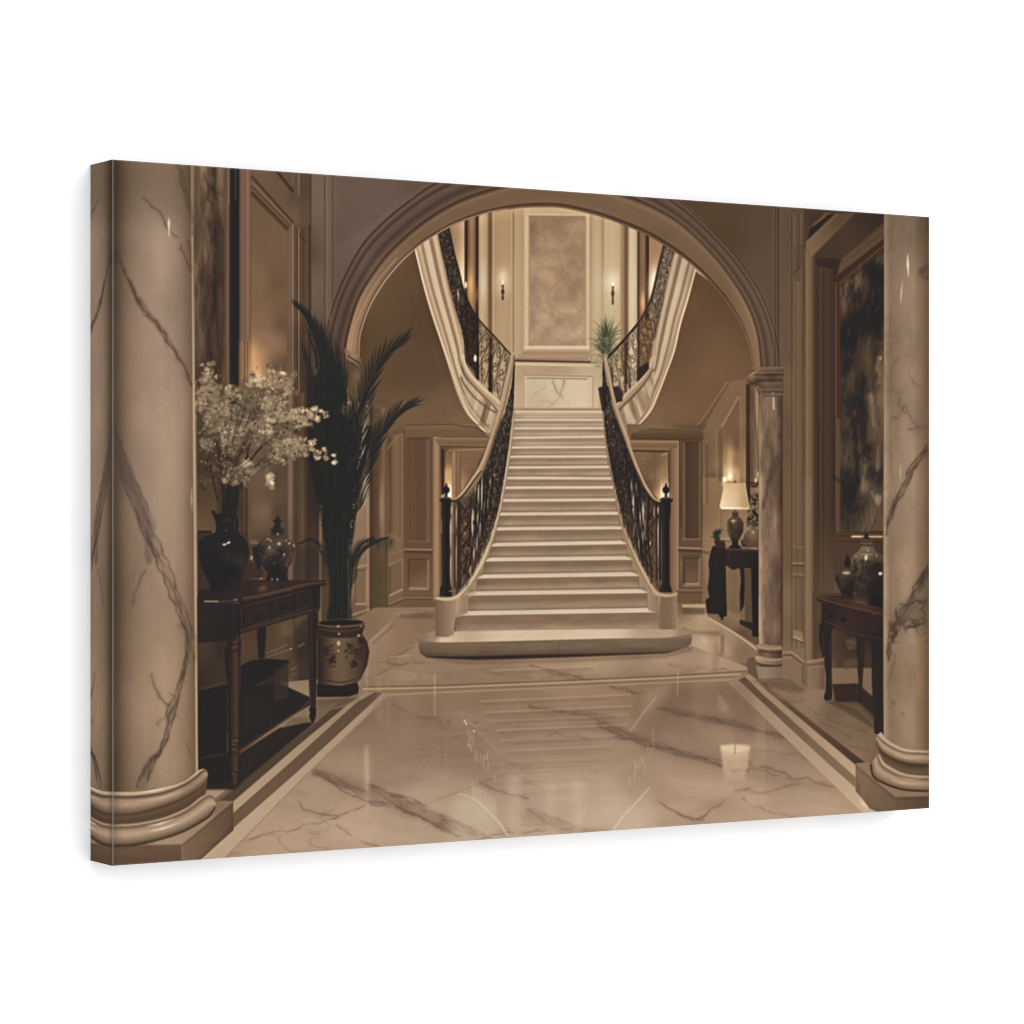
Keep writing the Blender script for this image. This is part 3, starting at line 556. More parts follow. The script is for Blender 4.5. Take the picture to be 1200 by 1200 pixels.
    stroke(fT((325,330),(410,480),(330,640),(430,760),(330,900),(400,1000)),1.1,(34,26,22),.95); stroke(fT((410,330),(330,480),(420,600),(330,760),(420,880),(330,1000)),1.1,(34,26,22),.95)
    stroke(fT((350,560),(390,520),(380,450),(345,470)),1,(34,26,22),.9)
    # iron infill, right
    hr2=[(708,422),(709,435),(717,470),(728,500),(742,538),(755,562),(766,582),(774,590)]
    ct2=[(707.5,440),(708,470),(710.5,510),(716,545),(722,575),(730,612),(741,640),(755,667),(768,690),(774,694)]
    P2=spl(hr2,8)+spl(ct2,8)[::-1]
    fill(P2,lambda X,Y: stops(Y,[(430,(112,96,78)),(500,(76,62,50)),(560,(50,40,33)),(620,(72,58,44)),(700,(80,64,48))]),.4,.66,mod=lambda X,Y:np.clip(1.1-(Y-540)/160,.5,1))
    iron(hr2,ct2,18,(34,27,23),.9,.9,6,3,.7)
    P2=[tuple(q) for q in P2]
    specks(P2,270,((24,20,17),(34,28,24),(44,35,29)),13,(2,6),(.7,1.7),(.5,.95),dens=lambda x,y:min(1,max(.15,(640-y)/60)))
    specks(P2,330,((190,174,146),(140,124,100),(206,192,164)),18,(1,4),(.4,.9),(.2,.7),dens=lambda x,y:min(1,max(.25,(660-y)/80)))
    fill(fW((540,330),(640,420),(640,1140),(580,1080),(520,900),(500,600)),(96,76,56),1,.45)
    for u,v0,v1,w_ in ((412,160,300,1.4),(424,300,540,2.4),(446,200,350,1.8),(436,580,700,1.8),(488,470,640,2.2),(515,380,620,3.2),(520,640,760,3.4),(585,720,800,2.),(658,425,505,2.8),(658,530,900,2.2),(692,440,510,2.6),(692,530,1090,2.),(480,700,860,1.4),(540,560,640,1.4),(620,430,560,1.2)):
        stroke(fW((u,v0),(u-5,(v0+v1)/2),(u-1,v1)),[.4,w_,w_*.8,.4],(204,186,154),.85,.35)
    for p_,w_ in (((380,20),(470,500),(520,1000)),1.3),(((350,40),(400,420),(470,860)),1.4),(((470,180),(505,560),(560,1080)),1.4),(((430,100),(460,500),(500,940)),1.3),(((570,330),(560,700),(600,1100)),1.4): stroke(fW(*p_),w_,(28,23,20),.95,.25)
    for u,v,r_ in ((540,770,3.),(500,800,2.2),(575,540,2.2),(460,560,2.4),(410,430,2.)): blob(690+u*.125,540+v*.125,r_*.7,r_*.9,(30,25,22),.9,.35)
    for u in (640,670,682): line(fW((u,400),(u,1120)),1.3,(30,24,22),.95)
    stroke(fW((560,480),(620,560),(540,680),(600,780),(520,900),(600,1020)),1.1,(34,26,22),.95); stroke(fW((610,470),(540,600),(600,700),(530,820),(600,930)),1.1,(34,26,22),.95)
    # newel posts
    for cx,s,by in ((523.5,1,699),(781,-1,694)):
        dk=(30,25,23)
        fill([(cx-5.6,586),(cx+5.6,586),(cx+5,606),(cx+4.2,612),(cx+4.4,684),(cx+6.6,692),(cx+6.8,by),(cx-7.4,by),(cx-7,690),(cx-5,684),(cx-5,612),(cx-6,604)],HX((cx-7,(40,32,27)),(cx-3,(48,40,34)),(cx,(26,22,21)),(cx+4,(32,27,24)),(cx+7,(24,20,18))),.3)
        fill([(cx-8,585),(cx+8.5,585),(cx+7,588.5),(cx-6.5,588.5)],(32,26,23),.3); fill([(cx-5,583),(cx+5,583),(cx+6,586),(cx-6,586)],(50,40,34),.3)
        fill([(cx-2,583),(cx+2,583),(cx+1.2,579),(cx+4,576),(cx+4,572.5),(cx+1.5,570),(cx+.4,566),(cx-.4,566),(cx-1.5,570),(cx-4,572.5),(cx-4,576),(cx-1.2,579)],dk,.3)
        for y in (612,660,676,686): line([(cx-4.6,y),(cx+4.6,y)],.7,(66,54,46),.6)
        line([(cx-2.6,612),(cx-2.6,684)],.9,(64,54,46),.5); line([(cx+s*7,693),(cx+s*7,697)],.9,(150,140,126),.5)
    line(fT((210,1145),(250,1140)),1,(190,180,166),.8)
    # hand rails
    rl=fS((255,1215),(380,1040),(452,890),(500,750),(540,620),(580,490),(620,330),(650,200),(662,108))
    rr=fS((312,1205),(420,1070),(490,890),(535,740),(578,620),(622,480),(660,300),(683,190),(690,112))
    band(rl,rr,[(0,(130,104,78)),(.15,(196,168,134)),(.45,(176,148,116)),(.8,(146,118,90)),(1,(84,64,46))],n=10)
    stroke(fT((515,0),(455,75),(395,160),(345,225),(300,268),(262,282),(235,290)),[3.6,3.6,3.4,3,2.4,1.8,1.6],(172,144,112),1,.3)
    stroke(fT((520,12),(465,85),(405,170),(352,240),(300,285),(262,298),(240,300)),[1.4,1.6,1.8,2,2,2,2],(50,38,30),.95,.3)
    stroke(fT((505,0),(447,72),(388,155),(338,218),(300,258)),.9,(204,178,144),.8)
    # right: lower light part then to the newel
    ra=fV((218,300),(235,400),(258,520),(290,660),(330,820),(375,950),(420,1070),(468,1200))+fW((480,170),(545,290),(600,360),(650,385))
    rb=fV((245,300),(262,400),(292,520),(325,680),(370,830),(412,950),(455,1060),(495,1200))+fW((515,170),(570,270),(625,350),(680,378))
    band(ra,rb,[(0,(84,64,48)),(.2,(146,116,88)),(.5,(170,142,110)),(.75,(200,174,138)),(1,(150,122,92))],n=10)
    stroke(fW((395,0),(470,140),(530,270),(590,350),(640,392),(700,400)),[1.2,1.4,1.6,1.8,2.4,2.4],(46,35,28),.9)
    stroke(fV((218,290),(240,280),(262,310)),1.6,(190,160,126),.9)

def upper_rails():
    # left
    top=fR((225,120),(250,215),(268,300),(290,400),(320,510),(352,640),(400,770),(480,900),(600,1030),(725,1170))
    bot=fR((140,150),(165,260),(190,380),(225,520),(262,680),(300,830),(345,980),(365,1080),(400,1250),(440,1330),(560,1440),(640,1530))
    Pg=spl(top,6)+spl(bot,6)[::-1]
    A_=fR((225,120),(250,215),(268,300),(290,400),(320,510),(352,640),(400,770)); B_=fR((140,150),(165,260),(190,380),(225,520),(262,680),(300,830),(345,980))
    fill(spl(A_,6)+spl(B_,6)[::-1],(52,41,33),.4,.85)
    fill(fR((330,780),(400,770),(470,890),(470,1330),(400,1250),(352,1020)),(58,42,33),.6,.6)
    fill(fR((560,1040),(585,1040),(585,1440),(560,1420)),(60,44,34),.6,.6)
    iron(top,bot,17,(34,26,21),.9,.92,11,3,.8)
    one=lambda c:(lambda X,Y: C(c)[None,None]*np.ones(X.shape+(3,),np.float32))
    specks(spl(A_,6)+spl(B_,6)[::-1],330,((196,176,146),(140,120,94),(96,78,60)),28,(1,4),(.4,1.),(.3,.8),sp=.8)
    fill(fR((330,780),(400,770),(470,890),(470,1330),(400,1250),(352,1020)),(30,22,18),.5,.35); specks(fR((330,780),(400,770),(470,890),(470,1330),(400,1250),(352,1020)),150,((26,20,17),(36,27,22),(120,92,70)),31,(1.5,5),(.5,1.3),(.4,.9))
    stroke(top,1.9,(44,33,26),1,.3)
    line(fR((472,900),(472,1300)),1.6,(40,30,24),.9); line(fR((500,1400),(500,1010)),.7,(40,30,24),.9)
    line(fS((500,110),(500,390)),2.2,(36,27,22),.95); line(fS((400,80),(405,300)),1.8,(38,28,22),.9); blob(574.9,456,1.8,3,(36,27,22))
    stroke(fR((312,650),(318,700),(322,760)),[.3,2,.3],(226,208,176),.8,.3); blob(557.5,420,1.7,4.2,(246,232,200),.95,.6)
    # right
    top=fU((872,130),(850,220),(820,340),(790,480),(755,620),(700,750),(620,880),(520,1000),(420,1110),(340,1195))
    bot=fU((965,205),(940,300),(905,440),(880,560),(855,700),(820,850),(790,1000))+fV((690,190),(650,370),(560,500),(480,600),(345,740))
    iron(top,bot,17,(46,36,29),.85,.9,15,3,.75)
    A_=fU((872,130),(820,340),(755,620),(700,750)); B_=fU((965,205),(905,440),(850,720),(815,860))
    PP=spl(A_,6)+spl(B_,6)[::-1]; fill(PP,(104,86,66),.4,.75); specks(PP,330,((50,40,33),(66,54,44),(84,68,54)),38,(2,5),(.5,1.3),(.5,.9),ang=1.8); specks(PP,240,((216,200,170),(180,162,132)),48,(1,4),(.4,1.1),(.4,.9),ang=1.8)
    fill(fV((540,420),(640,350),(650,420),(540,540)),(48,36,28),.6,.85)
    stroke(top,[2.2,2.2,2.2,2.2,2.4,2.2,2,1.8,1.8,2],(56,40,30),1,.3)
    stroke([(x-1,y-.6) for x,y in top],.6,(120,90,66),.6)
    line(fV((430,180),(430,640)),1.7,(56,42,34),.9); line(fV((300,400),(305,700)),2,(46,36,28),.85); line(fV((465,400),(468,600)),1.6,(48,37,30),.9)
    # potted palm on the landing
    fill(fV((172,600),(185,590),(230,580),(370,585),(405,640),(400,720),(330,740),(290,700),(232,820),(210,820)),(58,46,37),.4,.97)
    r=random.Random(5)
    for i in range(150):
        an=-math.pi/2+r.gauss(0,.36); L=r.uniform(12,30)*(1-.25*abs(an+math.pi/2)); x0,y0=712+r.uniform(-5,5),412+r.uniform(-18,10)
        g=r.choice([(60,62,42),(74,78,52),(52,54,38),(92,96,66),(118,118,86)])
        leaflet(x0,y0,L,an,r.uniform(.7,1.4),g,(an+math.pi/2)*r.uniform(.8,1.8),r.uniform(.55,.9),.35)
    for i in range(70):
        an=r.choice((-1,1))*r.uniform(.9,2.1)-math.pi/2; g=r.choice([(84,84,58),(110,112,78),(140,138,102)])
        leaflet(709+r.uniform(-6,8),405+r.uniform(-12,34),r.uniform(8,20),an,.8,g,(an+math.pi/2)*.8,.6,.4)
    stroke(top[-4:],2.,(50,37,29),1,.3)
    fill(fV((225,740),(300,740),(420,1180),(330,1240),(235,900)),one((40,32,27)),.4,.0)
def arch():
    I0=[(420.5,420),(421,412),(422.5,392),(432.5,362),(447.5,335),(467.5,310),(490,289),(510,275.5),(535,262),(570,249.5),(600,244),(625,242),(650,242),(670,244.8),(702,252.5),(730,262.5),(760,275.5),(795,297),(815,312.5),(840,337.5),(860,364),(873,388),(880,410),(884,432)]
    MID=[(407,418),(407,408),(411,387),(422,352),(440,322),(464,293),(500,262),(537,240),(575,226),(610,217),(650,214),(690,220),(737.5,234),(770,247.5),(800,266),(835,300),(860,332.5),(877.5,363),(887.5,395),(891,432)]
    OUT=[(380,420),(380,410),(383,386),(392.5,352),(406,320),(426,285),(456,254),(490,227.5),(514,213),(560,195),(650,185),(740,200),(795,234),(832.5,267),(865,302.5),(890,340),(905,375),(912.5,405),(915.5,432)]
    # spandrels (walls either side)
    i0=spl(I0,6); out=spl(OUT,6)
    left=[(345,180),(560,180)]+[p for p in out if p[0]<560][::-1]+[(380,470),(345,470)]
    fill(left,IDW((370,220,(104,85,69)),(400,230,(106,87,73)),(440,230,(108,87,74)),(400,290,(100,83,70)),(420,270,(106,85,72)),(390,330,(94,77,64)),(500,215,(100,80,64)),(370,330,(100,82,68)),(372,400,(84,70,58)),(355,300,(78,62,48)),e=8),.3)
    right=[(740,180),(965,180),(965,470),(915,470),(915,432)]+[p for p in out if p[0]>740][::-1]
    fill(right,IDW((800,240,(88,66,46)),(860,250,(88,68,50)),(890,260,(92,72,56)),(850,280,(88,66,48)),(895,320,(96,76,60)),(900,360,(96,76,58)),(925,300,(98,78,62)),(935,400,(104,82,62)),(950,300,(96,76,56)),e=8),.3)
    def hshade(X,Y): # the left limb is darker at the outside, the crown lies in shade
        return 1-.0*X
    c1=[(0,(74,58,46)),(.04,(50,38,30)),(.1,(92,74,60)),(.2,(76,60,48)),(.26,(58,44,35)),(.34,(84,68,56)),(.5,(78,62,52)),(.62,(62,48,38)),(.74,(76,60,48)),(.84,(90,70,54)),(.9,(56,42,32)),(.95,(70,54,42)),(1,(92,72,54))]
    band(OUT,MID,c1,n=30,shade=lambda X,Y: 1.12+.06*np.clip((X-700)/150,0,1)-.08*np.clip((430-X)/40,0,1))
    c2=[(0,(98,76,56)),(.08,(118,94,68)),(.2,(108,84,60)),(.6,(104,82,58)),(.84,(110,86,62)),(.88,(66,48,34)),(.96,(74,55,40)),(1,(120,94,68))]
    band(MID,I0,c2,n=24,shade=lambda X,Y: 1.07+.42*np.clip((455-X)/50,0,1)*np.clip((Y-280)/90,0,1)+.14*np.clip((X-850)/30,0,1))
    stroke([p for p in i0 if p[0]<600],[1.8,1.6,.8],(196,164,128),.75,.3); stroke([p for p in i0 if p[0]>600],[.8,.9,1.2],(150,120,90),.5,.3)
    stroke([(x-.5,y-1.4) for x,y in i0 if x<520],1.2,(70,50,36),.5,.5)
    stroke([(410,430),(413,400),(418,380),(430,352),(446,326),(466,302)],1.1,(176,144,110),.6,.6)
    # capital and pilaster under the left springing, mostly behind the palm
    fill([(405,418),(422,428),(421,470),(405,470)],IDW((402,440,(60,48,38)),(412,430,(92,72,54)),(420,440,(120,96,72)),(426,460,(100,78,56)),e=4),1.,.9)
    fill([(404,408),(409,411),(422,417),(425,425),(421,429),(406,420)],IDW((408,413,(128,102,76)),(415,417,(150,122,92)),(423,424,(110,86,64)),e=3),.3)
    line([(408,417),(422,426)],1.4,(52,39,30),.9); line([(409,420),(421,430)],1.1,(138,112,84),.8); line([(411,424),(420,431)],1,(60,46,35),.8)
    blend_gain([(425,300),(487,290),(540,480),(560,500),(430,500)],(.07,.09,.10),8)
    blend_gain([(790,320),(880,420),(905,470),(890,500),(820,500),(740,500),(780,430)],(.10,.10,.12),8); blend_gain([(830,500),(890,480),(890,560),(830,640)],(.10,.10,.10),6)
    # left spandrel mouldings
    for x,c,w in ((351,(70,55,42),1.6),(353.5,(104,84,66),1.2),(361.5,(96,78,62),1.4),(364,(58,45,36),1.8),(381.5,(66,52,42),1.2),(383.6,(116,96,78),1.5),(387,(104,86,70),2),(390.5,(76,60,49),1.3)):
        line([(x,180),(x,470 if x<380 else 400-(x-383)*6)],w,c,.85,.4)
    fill(rect(354.5,180,361,470),(74,60,47),.5,.75)
    # right spandrel mouldings
    for x,c,w in ((907,(100,80,62),2),(909,(72,55,42),1),(913,(66,50,38),1.4),(915,(116,92,72),1.1)):
        line([(x,180),(x,428 if x<913 else 440)],w,c,.8,.35)
    fill(rect(916,180,928,790),IDW((922,250,(98,78,62)),(922,400,(104,82,66)),(922,600,(106,84,62)),(922,700,(114,92,68))),.4)

def right_side():
    # wall beyond the small column
    fill(rect(915,430,960,800),IDW((922,500,(102,80,62)),(935,500,(108,86,62)),(950,480,(120,96,70)),(925,650,(108,86,64)),(940,640,(110,88,64)),(950,700,(130,104,78)),(925,740,(118,94,70)),(940,760,(128,104,78)),e=6),.4)
    vstrip(915.5,918,430,750,(0,(76,58,44)),(1,(92,72,56)))
    for x,c,w in ((928.5,(76,60,44),1.1),(930.5,(120,96,70),1.2),(934,(104,82,60),2),(939,(112,88,64),2),(942,(78,58,42),1.2)):
        line([(x,250),(x,760)],w,c,.75,.35)
    for y0,y1 in ((330,640),(675,745)):
        panel(931.5,y0,941.5,y1,HX((931,(100,80,60)),(936,(114,92,68)),(941,(108,84,62))),(76,58,44),(128,104,78),1.6)
        line([(931,y1),(942,y1+1.5)],1.4,(150,124,94),.8)
    fill(fJ((370,415),(410,375),(430,370),(430,260),(370,260)),(92,74,54),.6,.8); line(fJ((372,420),(412,378)),1.2,(70,54,40),.8)
    line(fK((365,878),(430,878)),1.8,(150,124,92),.85); line(fK((365,890),(430,892)),2.2,(84,64,48),.8); line(fK((365,935),(430,940)),1.4,(138,112,84),.8); line(fK((370,950),(425,955)),1.6,(92,68,50),.8)
    line(fJ((378,95),(378,400)),1,(120,96,72),.5); line(fJ((418,100),(418,165)),1.3,(120,96,72),.6); line(fJ((400,95),(400,400)),1.6,(80,62,46),.6)
    # stile beside the niche
    vstrip(943.5,953.5,180,780,(0,(96,76,54)),(.25,(130,104,76)),(.6,(118,94,68)),(.85,(108,86,62)),(1,(86,68,50)))
    fill(rect(943.5,560,953.5,785),(150,122,92),2,.3)
    # niche
    vstrip(953,980,296,720,(0,(92,74,56)),(.12,(72,57,43)),(.3,(64,50,38)),(.36,(90,70,50)),(.4,(66,50,37)),(.55,(76,60,44)),(.75,(72,56,42)),(.95,(62,48,36)),(1,(56,43,32)),f=.4)
    fill(rect(955,600,982,712),lambda X,Y: C((104,84,62))+0*X[...,None],3,.9,mod=lambda X,Y: np.clip((Y-600)/110,0,1)*.8)
    fill(rect(943,180,1045,252),(76,58,43),.3)
    fill(fJ((430,90),(880,90),(880,330),(480,330),(430,290)),(78,60,44),.3)
    fill(fJ((455,185),(470,150),(580,90),(455,90)),(70,54,40),.5); fill(fJ((470,160),(500,155),(580,90),(540,90)),(108,84,60),.4,.8)
    fill(fJ((450,230),(460,180),(560,100),(590,95)),(46,35,27),.5)
    fill(fJ((435,290),(440,245),(600,95),(702,92),(482,318),(470,330)),G2((950,290),(985,262),(0,(124,98,72)),(.5,(110,86,62)),(1,(92,72,54))),.3)
    line(fJ((440,252),(610,95)),1.1,(132,108,80),.7); line(fJ((478,320),(700,95)),1.5,(100,78,58),.8)
    fill(fJ((485,318),(705,92),(880,92),(880,130),(630,335),(500,335)),G2((960,300),(1030,255),(0,(72,56,42)),(.5,(76,58,42)),(1,(60,45,33))),.4)
    fill(fJ((630,335),(880,125),(880,215),(605,435),(600,400)),G2((985,300),(1000,325),(0,(84,64,47)),(.4,(98,76,56)),(1,(72,55,40))),.4)
    line(fJ((640,345),(870,165)),1.2,(116,92,68),.6,.4)
    fill(fJ((490,335),(630,335),(610,420),(590,440),(590,400),(510,380)),(54,42,32),.8,.8)
    line(fJ((510,385),(600,405)),1,(90,70,50),.6); line(fJ((508,390),(512,1200)),1.1,(100,78,56),.5)
    # painting
    fill(fJ((592,440),(880,212),(880,268),(628,485),(628,1200),(592,1200)),(66,46,33),.3)
    pf=fJ((622,480),(880,270),(880,1280))+[(1040,627),(984.5,623)]
    fill(pf,IDW((990,345,(84,66,48)),(1000,330,(96,78,58)),(1010,345,(60,50,40)),(1025,320,(44,38,33)),(1032,300,(70,56,42)),(1020,380,(36,32,29)),(990,400,(40,36,32)),(1000,420,(58,48,38)),(1015,420,(84,66,48)),(1028,400,(80,64,48)),(1032,440,(92,74,56)),
        (988,460,(56,48,40)),(1000,470,(40,35,32)),(1008,455,(72,56,42)),(1025,470,(116,92,72)),(1016,500,(92,72,56)),(990,500,(64,54,44)),(1030,520,(80,64,50)),(1012,540,(112,90,70)),(995,530,(84,68,52)),(988,560,(50,46,40)),(1002,570,(44,40,36)),(1015,570,(112,90,68)),(1022,555,(60,50,42)),(990,600,(62,52,42)),(1004,598,(52,46,38)),(1018,605,(108,88,64)),(1031,600,(96,78,58)),(1032,560,(50,42,36)),e=5),.3)
    noisemul(pf,.3,9,30,21,3,.4); noisemul(pf,.08,2.5,8,25,3,.4); ridges(pf,(34,31,28),.3,12,40,23,5,.6,3,.42)
    for p,w in (([(1024,310),(1018,345),(1010,380)],9),([(1005,350),(998,400),(992,440)],6),([(1012,440),(1010,480),(1014,510),(1020,545)],6),([(1000,480),(1006,540),(1002,590)],5),([(1030,320),(1026,370),(1028,400)],7),([(986,560),(994,585),(1000,600)],7),([(995,330),(1000,360)],3)):
        vein(p,w,(34,31,29),.75,int(w*7+p[0][0]),2.5,1.)
    specks([tuple(q) for q in pf],130,((120,98,76),(96,78,60),(40,36,33),(48,42,37)),60,(6,22),(.8,2.6),(.2,.5),ang=1.75,sp=.25,f=.7)
    for p in ([(1031,420),(1032,452)],[(1020,460),(1026,500)],[(1024,575),(1028,590),(1033,584)],[(1016,545),(1010,575)],[(1031,520),(1029,555)]): vein(p,3,(150,124,96),.6,int(p[0][1]),1.5,.9)
    blob(1029,585,3,6,(150,128,98),.8,1); blob(1032.5,420,1.2,2.5,(176,150,116),.8,.5)
    line(fJ((612,475),(880,250)),1.1,(126,88,60),.8); line(fJ((628,488),(880,283)),1,(40,32,27),.8)
    line(fJ((602,470),(602,1200)),.9,(124,84,56),.7); line([(980.5,331),(980.5,630)],.9,(124,84,56),.75); line([(984.6,336),(984.6,625)],.8,(96,70,50),.8)
    for i in range(48): blob(977.6,332+i*4.1,.5,1,(120,94,70),.6-.01*i,.3)
    # wall below the painting
    fill(rect(977,632,1045,700),IDW((982,660,(78,62,47)),(1000,645,(82,62,48)),(1035,650,(70,54,42)),(985,690,(98,80,60))),.5)
    fill([(977,624),(1045,622),(1045,636),(977,635)],HY((622,(60,42,30)),(626,(92,62,42)),(628,(72,50,36)),(631,(90,62,43)),(634,(80,56,40)),(636,(56,42,32))),.3)
    fill(fa((480,196),(745,196),(745,212),(480,210)),(196,176,142),.4,.9); line(fa((490,203),(560,203)),1,(222,206,170),.9)
    # wall under the table + skirting
    fill(rect(953,695,1045,812),IDW((960,720,(86,68,51)),(972,785,(104,82,62)),(1000,760,(66,52,40)),(1010,790,(70,55,42)),(970,745,(84,66,50)),(1020,740,(52,41,33)),(990,740,(70,55,42)),(990,780,(78,61,46)),e=6),.5)
    # floor beyond border
    fill([(880,783),(1045,783),(1045,930),(1015,900),(905,812)],IDW((920,810,(134,110,84)),(950,820,(140,116,90)),(990,860,(126,102,80)),(1015,850,(120,96,74)),(980,830,(116,92,70)),(1000,880,(132,108,84)),(1030,870,(124,100,78)),(930,800,(130,106,80)),e=6),.6)
    for i,p in enumerate(([(905,815),(925,822),(945,824)],[(950,830),(985,850),(1020,858)],[(960,845),(1000,866)],[(985,870),(1020,880)],[(905,800),(930,812)])): vein(p,1.6,(100,76,58),.45,80+i,1.6,.6)
    # console on the right
    dk=(47,35,29)
    fill(fL((580,425),(715,420),(860,540),(860,700),(810,690),(810,600),(720,520),(600,520)),(52,40,31),.6,.92)
    fill(fL((540,515),(600,515),(720,560),(810,650),(840,690),(700,600)),(84,66,50),1.2,.75)
    fill(fa((190,700),(345,688),(520,690),(745,780),(745,850),(480,800),(240,745),(198,722)),IDW((962,698,(80,57,44)),(985,704,(70,48,37)),(1010,714,(80,53,40)),(1033,722,(58,41,33)),(975,710,(64,46,36)),e=4),.3)
    stroke(fa((195,712),(330,752),(520,800),(745,850)),1.6,(98,64,46),.9); stroke(fa((195,722),(260,745),(500,812),(745,866)),1.5,(34,25,21),.9)
    line(fa((650,845),(700,852)),1,(150,130,120),.5)
    fill(fa((235,745),(500,812),(745,868),(745,1075),(560,1045),(440,1010),(330,960),(235,935)),IDW((968,722,(50,38,31)),(990,735,(64,46,36)),(1015,735,(58,42,33)),(1030,750,(44,33,28)),e=5),.4)
    noisemul(fa((240,760),(500,822),(745,875),(745,1070),(560,1040),(440,1005),(330,950),(240,930)),.12,5,3,33); blob(*fa((310,860))[0],2,3,(24,20,18),.7); blob(*fa((420,890))[0],4,3.5,(26,21,19),.6,.8)
    fill(fL((512,110),(530,70),(585,120),(575,160),(578,300),(578,380),(582,470),(578,508),(545,514),(536,500),(545,460),(548,380),(530,280),(510,190)),dk,.4)
    blob(*fL((556,490))[0],3.6,4.6,(42,33,28),1,.4); stroke(fL((566,180),(572,300),(570,420)),1.2,(74,56,44),.5)
    fill(fL((708,160),(756,170),(755,250),(745,400),(742,520),(722,520),(722,400),(712,260)),(50,37,30),.4); line(fL((740,180),(733,500)),.9,(76,57,44),.5)
    fill(fL((795,180),(862,190),(862,690),(812,690),(800,520),(795,400)),dk,.4); line(fL((815,300),(818,600)),1.1,(56,44,37),.5)
    fill(fL((655,185),(710,180),(712,225),(665,240)),(124,100,76),1.,.45); line(fL((660,210),(712,222)),1.2,(70,52,40),.8); fill(fL((640,300),(720,280),(720,330),(640,350)),(104,82,60),1.2,.5)
    line(fL((526,140),(536,240)),1.2,(84,62,48),.7); stroke(fa((240,905),(330,930),(440,985),(560,1020),(740,1050)),1.1,(86,62,47),.8); line(fa((345,790),(345,930)),.8,(34,26,22),.6); line(fa((600,850),(600,1040)),.8,(34,26,22),.6)
    fill(fL((585,515),(720,545),(810,640),(850,700),(860,640),(800,560),(720,510),(600,470)),(60,46,36),2.4,.6)
    # jars
    fill(fa((402,700),(410,690),(370,620),(347,560),(352,510),(385,485),(425,475),(432,440),(420,420),(435,390),(440,355),(455,350),(465,390),(480,420),(470,445),(480,475),(500,490),(520,540),(525,620),(490,680),(490,700),(490,718),(402,718)),
        IDW(*[(930+u*.141667,600+v*.141667,c) for u,v,c in ((360,560,(46,39,33)),(400,540,(80,70,58)),(400,600,(66,58,49)),(460,560,(54,47,40)),(440,660,(36,34,32)),(500,600,(30,28,26)),(450,430,(34,30,27)),(440,500,(110,100,86)))],e=3),.3)
    blob(*fa((440,505))[0],4.6,1.5,(196,180,154),.85,.7); blob(*fa((425,690))[0],4,.8,(90,88,76),.6,.4); line(fa((408,712),(485,714)),.9,(78,68,54),.7)
    jar=fa((570,760),(515,745),(525,690),(500,600),(480,500),(480,400),(500,350),(540,325),(560,290),(560,260),(565,225),(590,205),(590,180),(620,185),(625,210),(655,235),(660,290),(690,335),(730,350),(748,365),(748,790))
    fill(jar,IDW(*[(930+u*.141667,600+v*.141667,c) for u,v,c in ((500,400,(108,94,75)),(560,360,(128,112,90)),(620,350,(118,104,84)),(560,450,(98,84,67)),(520,560,(76,66,53)),(560,600,(76,66,54)),(600,480,(76,66,53)),(650,480,(46,40,34)),(700,450,(42,36,31)),(720,600,(36,31,27)),(650,650,(38,33,28)),(560,700,(60,52,42)),(610,200,(40,34,30)),(600,245,(78,72,62)),(560,740,(84,76,62)),(600,300,(140,124,100)),(720,380,(90,80,64)),(680,740,(26,23,21)))],e=3.2),.3)
    blend_gain(jar,(-.06,-.10,-.17),.8); blend_gain(fa((402,718),(347,560),(385,485),(440,360),(480,475),(525,540),(490,718)),(-.04,-.08,-.15),.8)
    r=random.Random(8)
    for i in range(70):
        u,v=r.uniform(490,625),r.uniform(370,640)
        if u>600 and v>520: continue
        x,y=fa((u,v))[0]; stroke([(x,y),(x+r.uniform(-2.4,2.4),y+r.uniform(1,3.4)),(x+r.uniform(-2.4,2.4),y+r.uniform(3,5))],r.uniform(.7,1.5),(44,38,34),.75,.3)
    for v,c in ((262,(104,96,82)),(275,(30,27,25)),(228,(92,84,72)),(335,(64,56,46)),(345,(168,150,122))): line(fa((558,v),(660,v+3)),1.2,c,.75)
    blob(*fa((604,378))[0],2,3.4,(216,200,172),.85,.6); blob(*fa((722,510))[0],2.4,2,(220,206,178),.9,.6); line(fa((600,135),(602,185)),.9,(50,40,34),.8)
    for u,v in ((620,320),(520,372),(690,360)): blob(*fa((u,v))[0],1,2,(176,160,132),.6,.5)
    line(fa((515,742),(620,762)),1.4,(100,92,78),.6)

